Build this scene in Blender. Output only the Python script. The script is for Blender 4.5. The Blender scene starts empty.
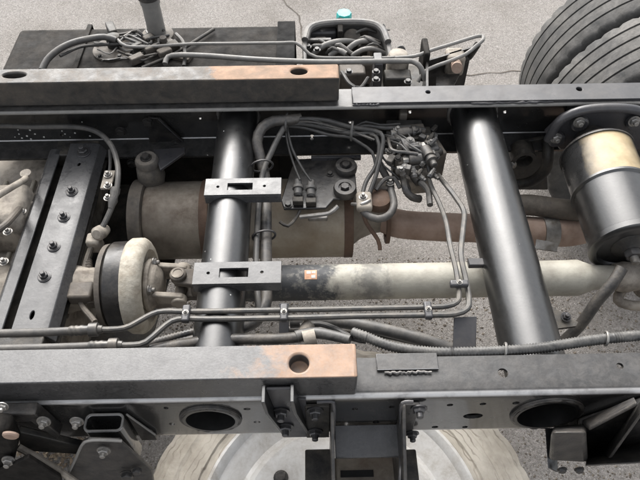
import bpy, math, random
from mathutils import Vector as V, Matrix, Quaternion
from math import sin, cos, pi, radians
random.seed(7)
S = bpy.context.scene
C = S.collection

# ---------------------------------------------------------------- camera
Z0 = 0.74                                   # rail top above the ground
F, PITCH, YAW, ROLL, HC = 640.0, 0.90808, 0.01041, -0.009356, 0.96892
fwd = V((sin(YAW)*cos(PITCH), cos(YAW)*cos(PITCH), -sin(PITCH)))
rt0 = V((cos(YAW), -sin(YAW), 0)); up0 = rt0.cross(fwd)
rt = rt0*cos(ROLL)+up0*sin(ROLL); up = -rt0*sin(ROLL)+up0*cos(ROLL)
EYE = V((0, 0, Z0+HC))
cam = bpy.data.cameras.new('camera'); camo = bpy.data.objects.new('camera', cam); C.objects.link(camo)
camo.matrix_world = Matrix(((rt.x, up.x, -fwd.x, EYE.x), (rt.y, up.y, -fwd.y, EYE.y), (rt.z, up.z, -fwd.z, EYE.z), (0, 0, 0, 1)))
cam.sensor_width = 36; cam.lens = 36*F/640; cam.clip_start = .02; cam.clip_end = 500
S.camera = camo

# ---------------------------------------------------------------- light
SUN_EL, SUN_ROT = radians(40), radians(-14)
w = bpy.data.worlds.new('World'); S.world = w; w.use_nodes = True
nt = w.node_tree; nt.nodes.clear()
sky = nt.nodes.new('ShaderNodeTexSky'); sky.sky_type = 'NISHITA'; sky.sun_disc = False
sky.sun_elevation = SUN_EL; sky.sun_rotation = SUN_ROT; sky.air_density = 1.0; sky.dust_density = 4.0; sky.ozone_density = 1.0
hs = nt.nodes.new('ShaderNodeHueSaturation'); hs.inputs['Saturation'].default_value = .22
bg = nt.nodes.new('ShaderNodeBackground'); bg.inputs['Strength'].default_value = .15
wo = nt.nodes.new('ShaderNodeOutputWorld')
nt.links.new(sky.outputs[0], hs.inputs['Color']); nt.links.new(hs.outputs[0], bg.inputs[0]); nt.links.new(bg.outputs[0], wo.inputs[0])
sl = bpy.data.lights.new('sun', 'SUN'); sl.energy = 1.5; sl.angle = radians(66); sl.color = (1, .97, .93)
so = bpy.data.objects.new('sun', sl); C.objects.link(so)
# sky sun_rotation is measured from +Y towards +X
sd = V((sin(SUN_ROT)*cos(SUN_EL), cos(SUN_ROT)*cos(SUN_EL), sin(SUN_EL)))
so.rotation_euler = (-sd).to_track_quat('-Z', 'Y').to_euler(); so.location = (0, 0, 5)
S.view_settings.view_transform = 'Standard'; S.view_settings.look = 'None'
S.view_settings.exposure = 1.26; S.view_settings.gamma = 1; S.view_settings.use_curve_mapping = False
S.render.engine = 'CYCLES'

# ---------------------------------------------------------------- geometry helpers
def ray(px, py): return rt*((px-320)/F) - up*((py-240)/F) + fwd
def P(px, py, z):                            # point of the place seen at a spot of the picture, at height z above the rail top
    v = ray(px, py); return EYE + v*((Z0+z-EYE.z)/v.z)
def PY(px, py, y):
    v = ray(px, py); return EYE + v*(y/v.y)
def R3(x, y, z): return V((x, y, Z0+z))

def orth(d):
    d = d.normalized(); a = V((0, 0, 1)) if abs(d.z) < .9 else V((1, 0, 0))
    u = d.cross(a).normalized(); return d, u, d.cross(u)

def smooth(pts, step=.012):
    p = [V(a) for a in pts]
    if len(p) < 3:
        n = max(1, int((p[-1]-p[0]).length/step)); return [p[0].lerp(p[-1], i/n) for i in range(n+1)]
    p = [p[0]*2-p[1]] + p + [p[-1]*2-p[-2]]; out = []
    for i in range(1, len(p)-2):
        a, b, c, d = p[i-1:i+3]; n = max(2, int((c-b).length/step))
        for k in range(n):
            t = k/n
            out.append(.5*((2*b)+(c-a)*t+(2*a-5*b+4*c-d)*t*t+(3*b-a-3*c+d)*t**3))
    out.append(p[-2]); return out

class MB:
    def __init__(s): s.v = []; s.f = []
    def add(s, vs, fs):
        o = len(s.v); s.v += [V(a) for a in vs]; s.f += [tuple(i+o for i in f) for f in fs]; return s
    def hexa(s, c):                           # 4 bottom, 4 top corners
        return s.add(c, [(3, 2, 1, 0), (4, 5, 6, 7), (0, 1, 5, 4), (1, 2, 6, 5), (2, 3, 7, 6), (3, 0, 4, 7)])
    def box(s, c, size, ax=None):
        a, b, d = ax or (V((1, 0, 0)), V((0, 1, 0)), V((0, 0, 1))); c = V(c)
        a = a*size[0]/2; b = b*size[1]/2; d = d*size[2]/2
        return s.hexa([c-a-b-d, c+a-b-d, c+a+b-d, c-a+b-d, c-a-b+d, c+a-b+d, c+a+b+d, c-a+b+d])
    def prism(s, poly, off):
        n = len(poly); off = V(off); vs = [V(p) for p in poly]+[V(p)+off for p in poly]
        nrm = V((0, 0, 0))
        for i in range(n): nrm += V(poly[i]).cross(V(poly[(i+1) % n]))
        flip = nrm.dot(off) > 0
        fs = [tuple(range(n-1, -1, -1)), tuple(range(n, 2*n))] + [(i, (i+1) % n, n+(i+1) % n, n+i) for i in range(n)]
        if not flip: fs = [tuple(reversed(f)) for f in fs]
        return s.add(vs, fs)
    def tube(s, pts, r, n=10, sm=True, step=.012, cap=True, radii=None):
        pts = smooth(pts, step) if sm else [V(p) for p in pts]
        m = len(pts); vs = []; fs = []
        d = (pts[1]-pts[0]).normalized(); _, u, _ = orth(d)
        for i, p in enumerate(pts):
            if 0 < i < m-1: t = (pts[i+1]-pts[i-1])
            elif i == 0: t = pts[1]-pts[0]
            else: t = pts[-1]-pts[-2]
            if t.length < 1e-9: t = d
            t = t.normalized(); u = (u-t*u.dot(t)).normalized(); b = t.cross(u)
            rr = (radii(i, m) if radii else r)
            for k in range(n):
                a = 2*pi*k/n; vs.append(p+(u*cos(a)+b*sin(a))*rr)
        for i in range(m-1):
            for k in range(n):
                fs.append((i*n+k, i*n+(k+1) % n, (i+1)*n+(k+1) % n, (i+1)*n+k))
        if cap: fs += [tuple(range(n-1, -1, -1)), tuple((m-1)*n+k for k in range(n))]
        return s.add(vs, fs)
    def lathe(s, o, d, prof, n=32, fn=None, closed=False):     # prof: (along, radius)
        o = V(o); d, u, b = orth(V(d)); vs = []; fs = []; m = len(prof)
        for i, (t, r) in enumerate(prof):
            for k in range(n):
                a = 2*pi*k/n; rr = r if fn is None else fn(i, k, r)
                vs.append(o+d*t+(u*cos(a)+b*sin(a))*rr)
        for i in range(m-1 if not closed else m):
            j = (i+1) % m
            for k in range(n): fs.append((i*n+k, i*n+(k+1) % n, j*n+(k+1) % n, j*n+k))
        if not closed: fs += [tuple(range(n-1, -1, -1)), tuple((m-1)*n+k for k in range(n))]
        return s.add(vs, fs)
    def cyl(s, a, b, r, n=24):
        a = V(a); b = V(b); return s.lathe(a, b-a, [(0, r), ((b-a).length, r)], n)
    def build(s, name, mat, parent=None, bevel=0, ang=35, cut=None, seg=2):
        o3 = V((0, 0, 0))
        if parent is not None: o3 = parent['_o'] if '_o' in parent else (0, 0, 0); o3 = V(o3)
        else:
            xs = [v.x for v in s.v]; ys = [v.y for v in s.v]; zs = [v.z for v in s.v]
            o3 = V(((min(xs)+max(xs))/2, (min(ys)+max(ys))/2, min(zs)))
        me = bpy.data.meshes.new(name); me.from_pydata([v-o3 for v in s.v], [], s.f); me.update()
        import bmesh
        bm = bmesh.new(); bm.from_mesh(me); bmesh.ops.recalc_face_normals(bm, faces=bm.faces); bm.to_mesh(me); bm.free()
        ob = bpy.data.objects.new(name, me); C.objects.link(ob)
        if cut:
            cme = bpy.data.meshes.new('cut'); cme.from_pydata([v-o3 for v in cut.v], [], cut.f); cme.update()
            bm = bmesh.new(); bm.from_mesh(cme); bmesh.ops.recalc_face_normals(bm, faces=bm.faces); bm.to_mesh(cme); bm.free()
            co = bpy.data.objects.new('cut', cme); C.objects.link(co)
            md = ob.modifiers.new('b', 'BOOLEAN'); md.operation = 'DIFFERENCE'; md.object = co; md.solver = 'EXACT'; md.use_self = True
            dg = bpy.context.evaluated_depsgraph_get(); me2 = bpy.data.meshes.new_from_object(ob.evaluated_get(dg))
            ob.modifiers.clear(); ob.data = me2; me2.name = name
            bpy.data.objects.remove(co); me = me2
        me.polygons.foreach_set('use_smooth', [True]*len(me.polygons))
        me.set_sharp_from_angle(angle=radians(ang))
        me.materials.clear(); me.materials.append(mat)
        if parent is not None: ob.parent = parent; ob['_o'] = list(o3)
        else: ob.location = o3; ob['_o'] = list(o3)
        if bevel:
            md = ob.modifiers.new('bevel', 'BEVEL'); md.width = bevel; md.segments = seg; md.limit_method = 'ANGLE'; md.angle_limit = radians(40)
        return ob

def tag(o, label, cat, group=None):
    o['label'] = label; o['category'] = cat
    if group: o['group'] = group
    return o
def thing(name, loc, label, cat, group=None):
    o = bpy.data.objects.new(name, None); C.objects.link(o); o.location = V(loc); o.empty_display_size = .05
    o['_o'] = list(V(loc)); return tag(o, label, cat, group)
def place(name, me, pos, nrm, parent, scale=1.0, spin=0):
    ob = bpy.data.objects.new(name, me); C.objects.link(ob); ob.parent = parent
    q = V(nrm).to_track_quat('Z', 'Y') @ Quaternion((0, 0, 1), spin)
    ob.matrix_basis = Matrix.Translation(V(pos)-V(parent['_o'])) @ q.to_matrix().to_4x4() @ Matrix.Scale(scale, 4)
    ob['_o'] = list(V(parent['_o'])); return ob

# ---------------------------------------------------------------- materials
def mat(name, col, rough=.5, metal=0., col2=None, mix=(6, .45, .65), dust=None, dust_amt=.35, dust_scale=14, bump=0., bscale=120, spec=.5, coat=0., rvar=.12, patch=None):
    m = bpy.data.materials.new(name); m.use_nodes = True; t = m.node_tree; N = t.nodes; L = t.links
    b = N['Principled BSDF']; tc = N.new('ShaderNodeTexCoord')
    def noise(sc, det=6, rg=.6, dist=0.):
        n = N.new('ShaderNodeTexNoise'); n.inputs['Scale'].default_value = sc; n.inputs['Detail'].default_value = det
        n.inputs['Roughness'].default_value = rg; n.inputs['Distortion'].default_value = dist; L.new(tc.outputs['Object'], n.inputs['Vector']); return n
    def ramp(a, lo, hi, v0=0., v1=1.):
        r = N.new('ShaderNodeMapRange'); r.inputs['From Min'].default_value = lo; r.inputs['From Max'].default_value = hi
        r.inputs['To Min'].default_value = v0; r.inputs['To Max'].default_value = v1; L.new(a, r.inputs['Value']); return r.outputs[0]
    def mixc(f, a, c):
        x = N.new('ShaderNodeMix'); x.data_type = 'RGBA'; L.new(f, x.inputs['Factor'])
        for s_, val in ((6, a), (7, c)):
            if isinstance(val, tuple): x.inputs[s_].default_value = (*val, 1)
            else: L.new(val, x.inputs[s_])
        return x.outputs[2]
    def math2(op, a, c):
        x = N.new('ShaderNodeMath'); x.operation = op
        for s_, val in ((0, a), (1, c)):
            if isinstance(val, (int, float)): x.inputs[s_].default_value = val
            else: L.new(val, x.inputs[s_])
        return x.outputs[0]
    c2 = col2 or tuple(x*.7 for x in col)
    color = mixc(ramp(noise(mix[0]).outputs[0], mix[1], mix[2]), col, c2)
    roughv = ramp(noise(35, 4).outputs[0], .3, .7, max(.02, rough-rvar), min(1, rough+rvar))
    if patch is not None: color, roughv = patch(N, L, tc, noise, ramp, mixc, math2, color, roughv)
    if dust:
        ge = N.new('ShaderNodeNewGeometry'); sx = N.new('ShaderNodeSeparateXYZ'); L.new(ge.outputs['Normal'], sx.inputs[0])
        upf = ramp(sx.outputs[2], -.3, .9, .35, 1.)
        nz = math2('MULTIPLY', ramp(noise(dust_scale, 8, .65, .4).outputs[0], .36, .66), ramp(noise(dust_scale*9, 4, .7).outputs[0], .3, .6, .45, 1.))
        fac = math2('MULTIPLY', math2('MULTIPLY', nz, upf), dust_amt)
        color = mixc(fac, color, dust)
        x = N.new('ShaderNodeMix'); L.new(fac, x.inputs[0]); L.new(roughv, x.inputs[2]); x.inputs[3].default_value = .85; roughv = x.outputs[0]
    L.new(color, b.inputs['Base Color']); L.new(roughv, b.inputs['Roughness'])
    b.inputs['Metallic'].default_value = metal; b.inputs['Specular IOR Level'].default_value = spec
    b.inputs['Coat Weight'].default_value = coat; b.inputs['Coat Roughness'].default_value = .12
    if bump:
        bp = N.new('ShaderNodeBump'); bp.inputs['Strength'].default_value = bump; bp.inputs['Distance'].default_value = .002
        L.new(noise(bscale, 5).outputs[0], bp.inputs['Height']); L.new(bp.outputs[0], b.inputs['Normal'])
    return m

DUST = (.30, .26, .21)
M = {}
M['gloss'] = mat('black_gloss_paint', (.010, .010, .010), .31, dust=(.20, .185, .165), dust_amt=.05, dust_scale=120, bump=.05, bscale=200, rvar=.05, spec=1.0)
M['paint'] = mat('black_frame_paint', (.010, .010, .011), .34, dust=DUST, dust_amt=.18, dust_scale=22, bump=.25, bscale=90, spec=.6)
def rail_scuff_glint(N, L, tc, noise, ramp, mixc, math2, color, roughv):
    # scuffed tread of the top flange, bright sky reflection painted along the outer bend
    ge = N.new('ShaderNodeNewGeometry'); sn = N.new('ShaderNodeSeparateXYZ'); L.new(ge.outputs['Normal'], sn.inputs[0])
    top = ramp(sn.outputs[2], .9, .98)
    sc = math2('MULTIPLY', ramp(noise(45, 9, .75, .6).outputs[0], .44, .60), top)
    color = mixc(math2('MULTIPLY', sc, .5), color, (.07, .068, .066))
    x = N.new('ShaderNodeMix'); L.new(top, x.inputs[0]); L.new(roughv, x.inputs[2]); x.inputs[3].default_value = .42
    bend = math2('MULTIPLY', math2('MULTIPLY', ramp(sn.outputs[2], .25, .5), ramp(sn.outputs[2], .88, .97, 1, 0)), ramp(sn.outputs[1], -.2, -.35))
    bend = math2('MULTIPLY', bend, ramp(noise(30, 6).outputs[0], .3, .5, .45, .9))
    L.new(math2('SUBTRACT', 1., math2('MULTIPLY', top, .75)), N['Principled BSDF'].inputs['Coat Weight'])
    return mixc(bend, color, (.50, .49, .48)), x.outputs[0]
M['rail'] = mat('black_rail_enamel', (.020, .020, .020), .2, dust=(.16, .14, .12), dust_amt=.2, dust_scale=40, bump=.15, bscale=160, spec=.5, rvar=.06, patch=rail_scuff_glint)
M['beam'] = mat('grey_beam_paint', (.05, .05, .052), .28, mix=(30, .4, .7), col2=(.04, .04, .041), spec=.55, dust=(.25, .24, .22), dust_amt=.15, dust_scale=160, bump=.15, bscale=120)
M['bead'] = mat('dull_weld_metal', (.20, .19, .18), .5, .5, bump=.4)
M['palepipe'] = mat('pale_dusty_pipe', (.17, .165, .155), .5, dust=(.36, .335, .30), dust_amt=.45, dust_scale=30, bump=.2)
M['mufflertan'] = mat('tan_muffler_steel', (.38, .335, .265), .5, .25, col2=(.27, .22, .16), mix=(12, .4, .65), dust=(.16, .11, .07), dust_amt=.5, dust_scale=18, bump=.3, bscale=40)
M['plate'] = mat('grey_black_plate_paint', (.040, .040, .044), .34, dust=DUST, dust_amt=.12, bump=.12, bscale=90, spec=.5)
M['satin'] = mat('worn_black_paint', (.016, .016, .017), .36, dust=DUST, dust_amt=.28, dust_scale=30, bump=.35, bscale=120)
M['dirty'] = mat('dirty_black_iron', (.014, .0135, .013), .55, dust=(.17, .145, .11), dust_amt=.45, dust_scale=25, bump=.5, bscale=80)
M['house'] = mat('grey_housing_plastic', (.11, .108, .105), .5, dust=(.34, .31, .27), dust_amt=.6, dust_scale=14, bump=.3)
M['tank'] = mat('dusty_tank_paint', (.010, .0095, .009), .6, spec=.06, dust=(.13, .115, .10), dust_amt=.3, dust_scale=26, bump=.2)
M['cream'] = mat('pale_dried_mud', (.50, .465, .39), .8, col2=(.36, .32, .255), mix=(40, .4, .65), dust=(.17, .14, .105), dust_amt=.6, dust_scale=30, bump=.9, bscale=70)
M['shaft'] = mat('limed_shaft_steel', (.50, .48, .41), .62, col2=(.40, .37, .30), mix=(20, .4, .65), bump=.5, bscale=60)
M['cast'] = mat('dusty_cast_iron', (.30, .265, .22), .75, col2=(.13, .11, .09), mix=(30, .42, .6), dust=(.46, .42, .36), dust_amt=.5, bump=.8, bscale=60)
M['castdark'] = mat('dark_cast_iron', (.10, .085, .07), .7, col2=(.05, .045, .04), mix=(26, .4, .65), dust=(.30, .26, .21), dust_amt=.35, bump=.8, bscale=60)
M['muffler'] = mat('dulled_muffler_steel', (.29, .26, .215), .5, .3, col2=(.12, .10, .08), mix=(9, .4, .65), dust=(.10, .07, .05), dust_amt=.7, bump=.3, bscale=40)
M['rust'] = mat('rusty_exhaust_steel', (.34, .245, .195), .7, col2=(.22, .14, .10), mix=(14, .4, .65), dust=(.45, .37, .30), dust_amt=.4, bump=.5)
M['rustdark'] = mat('dark_rust', (.12, .075, .05), .8, col2=(.08, .05, .035), mix=(25, .4, .65), bump=.6)
M['zinc'] = mat('zinc_steel', (.30, .29, .275), .45, .7, col2=(.16, .145, .125), mix=(40, .4, .65), bump=.2)
M['boltblack'] = mat('blackened_bolt_steel', (.055, .055, .058), .35, .4, dust=DUST, dust_amt=.25, bump=.2)
M['hose'] = mat('black_rubber_hose', (.022, .022, .023), .42, dust=DUST, dust_amt=.42, dust_scale=30, bump=.2, spec=.6)
M['greyhose'] = mat('dusty_grey_hose', (.06, .058, .056), .48, dust=(.28, .255, .22), dust_amt=.38, dust_scale=30, bump=.2)
M['pipe'] = mat('painted_brake_pipe', (.075, .075, .073), .34, .3, dust=DUST, dust_amt=.35, dust_scale=40)
M['loom'] = mat('corrugated_loom_plastic', (.03, .03, .03), .42, dust=(.30, .285, .26), dust_amt=.5, dust_scale=24)
M['wire'] = mat('grey_taped_wire', (.032, .031, .03), .42, dust=(.26, .24, .21), dust_amt=.2, dust_scale=35)
M['matblack'] = mat('matt_black_strap', (.010, .010, .010), .8, spec=.15, bump=.3)
M['tyre'] = mat('tyre_rubber', (.045, .045, .044), .8, dust=(.25, .235, .215), dust_amt=.5, dust_scale=12, bump=.35, bscale=200)
def ring_patch(N, L, tc, noise, ramp, mixc, math2, color, roughv):
    wv = N.new('ShaderNodeTexWave'); wv.wave_type = 'RINGS'; wv.rings_direction = 'Z'; wv.inputs['Scale'].default_value = 20; wv.inputs['Distortion'].default_value = 7
    wv.inputs['Detail'].default_value = 2; wv.inputs['Detail Scale'].default_value = 1.2; L.new(tc.outputs['Object'], wv.inputs['Vector'])
    fac = math2('MULTIPLY', ramp(wv.outputs['Fac'], .86, .98), ramp(noise(14).outputs[0], .42, .6, .0, .7))
    return mixc(fac, color, (.14, .115, .09)), roughv
M['mudtyre'] = mat('mud_caked_tyre_rubber', (.50, .46, .395), .85, col2=(.37, .335, .28), mix=(16, .4, .65), dust=(.19, .165, .135), dust_amt=.5, dust_scale=9, bump=.9, bscale=60, patch=ring_patch)
M['wheelwhite'] = mat('silver_white_wheel_paint', (.62, .61, .59), .42, col2=(.52, .50, .47), mix=(8, .45, .7), dust=(.27, .23, .18), dust_amt=.6, dust_scale=22, bump=.2)
M['chalk'] = mat('chalk_paint', (.6, .6, .57), .9)
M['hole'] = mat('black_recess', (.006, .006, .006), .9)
M['teal'] = mat('teal_plastic', (.05, .50, .47), .4)
M['orange'] = mat('orange_sticker', (.50, .27, .16), .6, col2=(.66, .40, .26), mix=(60, .45, .6))
M['concrete'] = mat('rubber_bush', (.07, .065, .06), .8, dust=(.3, .26, .21), dust_amt=.7)

def sill_patch(x0, x1, soft):
    def fn(N, L, tc, noise, ramp, mixc, math2, color, roughv):
        sx = N.new('ShaderNodeSeparateXYZ'); ge = N.new('ShaderNodeNewGeometry'); L.new(ge.outputs['Position'], sx.inputs[0])
        n = ramp(noise(24, 12, .72, .4).outputs[0], .3, .7, -soft, soft)
        wx = math2('ADD', sx.outputs[0], n)
        sn = N.new('ShaderNodeSeparateXYZ'); L.new(ge.outputs['Normal'], sn.inputs[0])
        fac = math2('MULTIPLY', ramp(wx, x0, x1), ramp(sn.outputs[2], .3, .6))
        fac = math2('MULTIPLY', fac, ramp(noise(40, 6).outputs[0], .25, .5, .62, 1))
        rustc = mixc(ramp(noise(30, 6).outputs[0], .35, .65), (.36, .225, .145), (.24, .15, .095))
        x = N.new('ShaderNodeMix'); L.new(fac, x.inputs[0]); L.new(roughv, x.inputs[2]); x.inputs[3].default_value = .75
        return mixc(fac, color, rustc), x.outputs[0]
    return fn
M['sill_near'] = mat('grey_sill_paint_bare_end', (.035, .034, .034), .30, mix=(25, .4, .7), spec=.8, dust=(.34, .335, .33), dust_amt=.24, dust_scale=200, bump=.10, bscale=300, patch=sill_patch(-.12, -.03, .07))
M['sill_far'] = mat('dusty_sill_paint_bare_end', (.035, .034, .033), .45, dust=(.18, .145, .11), dust_amt=.6, dust_scale=30, bump=.35, bscale=120, patch=sill_patch(-.232, -.222, .025))
def yellow_patch(N, L, tc, noise, ramp, mixc, math2, color, roughv):
    ge = N.new('ShaderNodeNewGeometry'); sx = N.new('ShaderNodeSeparateXYZ'); L.new(ge.outputs['Position'], sx.inputs[0])
    sn = N.new('ShaderNodeSeparateXYZ'); L.new(ge.outputs['Normal'], sn.inputs[0])
    n = ramp(noise(20, 5).outputs[0], .3, .7, -.06, .06)
    fac = ramp(math2('ADD', sn.outputs[2], n), .62, 1.04)  # tan where the surface faces up
    x = N.new('ShaderNodeMix'); L.new(fac, x.inputs[0]); L.new(roughv, x.inputs[2]); x.inputs[3].default_value = .55
    return mixc(fac, color, mixc(ramp(noise(25).outputs[0], .4, .65), (.48, .38, .23), (.38, .29, .16))), x.outputs[0]
M['tan_top'] = mat('black_paint_tan_on_top', (.02, .02, .02), .3, patch=yellow_patch, bump=.2)
def shaft_patch(N, L, tc, noise, ramp, mixc, math2, color, roughv):
    ge = N.new('ShaderNodeNewGeometry'); sx = N.new('ShaderNodeSeparateXYZ'); L.new(ge.outputs['Position'], sx.inputs[0])
    n = ramp(noise(25, 7, .7, .3).outputs[0], .3, .7, -.035, .035); xx = math2('ADD', sx.outputs[0], n)
    a = ramp(xx, .02, .05, 1, 0)
    b2 = math2('MULTIPLY', ramp(xx, .075, .10), ramp(xx, .125, .16, 1, 0)); b2 = math2('MULTIPLY', b2, .55)
    fac = math2('MULTIPLY', math2('MAXIMUM', a, b2), ramp(noise(70, 6, .7).outputs[0], .3, .5, .55, 1))
    return mixc(fac, color, (.05, .052, .055)), roughv
M['shaft'] = mat('limed_shaft_steel', (.41, .39, .33), .6, col2=(.29, .27, .225), mix=(20, .4, .65), bump=.5, bscale=60, patch=shaft_patch)

def ground_mat():
    m = bpy.data.materials.new('worn_asphalt'); m.use_nodes = True; t = m.node_tree; N = t.nodes; L = t.links; b = N['Principled BSDF']
    tc = N.new('ShaderNodeTexCoord')
    def noise(sc, det=6, rg=.6):
        n = N.new('ShaderNodeTexNoise'); n.inputs['Scale'].default_value = sc; n.inputs['Detail'].default_value = det; n.inputs['Roughness'].default_value = rg
        L.new(tc.outputs['Object'], n.inputs['Vector']); return n.outputs[0]
    def rr(a, cols):
        r = N.new('ShaderNodeValToRGB'); L.new(a, r.inputs[0])
        while len(r.color_ramp.elements) < len(cols): r.color_ramp.elements.new(.5)
        for e, (p, c) in zip(r.color_ramp.elements, cols): e.position = p; e.color = (*c, 1)
        return r.outputs[0]
    vo = N.new('ShaderNodeTexVoronoi'); vo.inputs['Scale'].default_value = 240; L.new(tc.outputs['Object'], vo.inputs['Vector'])
    stone = rr(vo.outputs['Color'], [(0, (.14, .129, .118)), (.4, (.232, .218, .203)), (.8, (.292, .275, .258)), (1, (.40, .38, .36))])
    big = rr(noise(3), [(.3, (.72, .70, .67)), (.5, (.95, .94, .93)), (.7, (1, 1, 1))])
    x = N.new('ShaderNodeMix'); x.data_type = 'RGBA'; x.blend_type = 'MULTIPLY'; x.inputs[0].default_value = 1; L.new(stone, x.inputs[6]); L.new(big, x.inputs[7])
    gap = N.new('ShaderNodeTexVoronoi'); gap.feature = 'DISTANCE_TO_EDGE'; gap.inputs['Scale'].default_value = 240; L.new(tc.outputs['Object'], gap.inputs['Vector'])
    g = rr(gap.outputs['Distance'], [(0, (.74, .72, .70)), (.10, (1, 1, 1))])
    y = N.new('ShaderNodeMix'); y.data_type = 'RGBA'; y.blend_type = 'MULTIPLY'; y.inputs[0].default_value = 1; L.new(x.outputs[2], y.inputs[6]); L.new(g, y.inputs[7])
    L.new(y.outputs[2], b.inputs['Base Color']); b.inputs['Roughness'].default_value = .9
    bp = N.new('ShaderNodeBump'); bp.inputs['Strength'].default_value = .8; bp.inputs['Distance'].default_value = .004; L.new(gap.outputs['Distance'], bp.inputs['Height']); L.new(bp.outputs[0], b.inputs['Normal'])
    return m
M['ground'] = ground_mat()
# ---------------------------------------------------------------- ground
g = MB(); g.add([(-60, -60, 0), (60, -60, 0), (60, 60, 0), (-60, 60, 0)], [(0, 1, 2, 3)])
gr = g.build('ground', M['ground']); gr['kind'] = 'structure'; gr.location = (0, 0, 0)
for v in gr.data.vertices: v.co.z = 0
def crack(pix, wd):
    pts = smooth([P(x, y, -Z0) for x, y in pix], .04); a = []; m = MB()
    for i, p in enumerate(pts):
        t = (pts[min(i+1, len(pts)-1)]-pts[max(i-1, 0)]).normalized(); n = V((-t.y, t.x, 0)); j = n*random.uniform(-.008, .008); ww = wd*random.uniform(.4, 1.3)
        a += [p+j+n*ww, p+j-n*ww]
    for p in a: p.z = .002
    m.add(a, [(2*i, 2*i+1, 2*i+3, 2*i+2) for i in range(len(pts)-1)])
    m.build('crack', M['hole_brown'], gr)
M['hole_brown'] = mat('crack_dirt', (.09, .075, .06), .9)
gr['_o'] = (0, 0, 0)
crack([(276, -8), (288, 5), (297, 12), (301, 22), (300, 40)], .0035)
crack([(440, 70), (470, 75), (490, 73), (522, 71), (545, 74)], .0035)

# ---------------------------------------------------------------- shared small meshes
def mk(name, mb, m):
    o = mb.build(name, m); me = o.data; o_loc = V(o['_o'])
    for v in me.vertices: v.co += o_loc
    bpy.data.objects.remove(o); return me
def hexprof(r, h, z=0):
    m = MB(); pr = [(z, r), (z+h*.8, r), (z+h, r*.86)]; m.lathe((0, 0, 0), (0, 0, 1), pr, 6); return m
mb = hexprof(.0095, .008); mb.lathe((0, 0, 0), (0, 0, 1), [(0, .0125), (.002, .0125)], 16); mb.lathe((0, 0, .008), (0, 0, 1), [(0, .0052), (.007, .0052), (.008, .004)], 10)
BOLT = mk('bolt', mb, M['boltblack'])
mb = hexprof(.0095, .008); mb.lathe((0, 0, 0), (0, 0, 1), [(0, .0125), (.002, .0125)], 16); mb.lathe((0, 0, .008), (0, 0, 1), [(0, .0052), (.006, .0052), (.007, .004)], 10)
BOLTZ = mk('bolt', mb, M['zinc'])
mb = hexprof(.0095, .009); mb.lathe((0, 0, 0), (0, 0, 1), [(0, .0125), (.002, .0125)], 16)
BOLTG = mk('bolt', mb, M['satin'])
mb = MB().lathe((0, 0, 0), (0, 0, 1), [(0, .016), (.0025, .016), (.003, .0145)], 20)
WASH = mk('washer', mb, M['plate'])
mb = MB().lathe((0, 0, 0), (0, 0, 1), [(0, .0022), (.0006, .002)], 8)
DAB = mk('chalk_dab', mb, M['chalk'])
def weld(parent, c, ax, r, mt='paint', w=.0045, name='weld_bead'):
    d, u, b = orth(V(ax)); n = 64; pts = []
    for i in range(n+1):
        a = 2*pi*i/n; pts.append(V(c)+(u*cos(a)+b*sin(a))*r)
    rr = [w*random.uniform(.7, 1.25) for i in range(n)]; rr.append(rr[0])
    return MB().tube(pts, w, 7, sm=False, cap=False, radii=lambda i, m: rr[i]).build(name, M[mt], parent, ang=60)
def weldline(parent, a, b, w=.0024, mt='bead'):
    pts = [V(a).lerp(V(b), i/24)+V((0, random.uniform(-.0015, .0015), random.uniform(-.001, .001))) for i in range(25)]
    rr = [w*random.uniform(.55, 1.35) for i in pts]
    return MB().tube(pts, w, 7, sm=False, radii=lambda i, m: rr[i]).build('weld_bead', M[mt], parent, ang=60)

# ---------------------------------------------------------------- truck frame
Yn, Yf, FL, RH = .43352, 1.21352, .07, .155      # outer web faces of the two rails
XL, XR = -2.1, 2.1
LT = (-.1835, .0465, -.072)                       # left tube: x, radius, z
RT = (.389, .0555, -.0775)
def rail_profile(y, s):                          # s=+1: opens towards +Y
    r = .012; t = .006; pts = []
    pts.append((y+s*FL, 0))
    for k in range(6):
        a = pi/2*k/5; pts.append((y+s*(r-r*sin(a)), -(r-r*cos(a))))
    for k in range(6):
        a = pi/2*k/5; pts.append((y+s*(r-r*cos(a)), -RH+r-r*sin(a)))
    pts += [(y+s*FL, -RH), (y+s*FL, -RH+t), (y+s*t*1.3, -RH+t), (y+s*t, -RH+t*1.4), (y+s*t, -t*1.4), (y+s*t*1.3, -t), (y+s*FL, -t)]
    return pts
def slot(m, c, rx, rz, th=.03, ax='y', n=20):
    c = V(c); poly = []
    for k in range(n):
        a = 2*pi*k/n
        if ax == 'y': poly.append(c+V((rx*cos(a), -th/2, rz*sin(a))))
        else: poly.append(c+V((rx*cos(a), rz*sin(a), -th/2)))
    m.prism(poly, (0, th, 0) if ax == 'y' else (0, 0, th))
frame = thing('truck_frame', R3(0, (Yn+Yf)/2, -RH), 'black painted steel ladder frame of a truck with two round cross tubes', 'truck frame')
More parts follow.
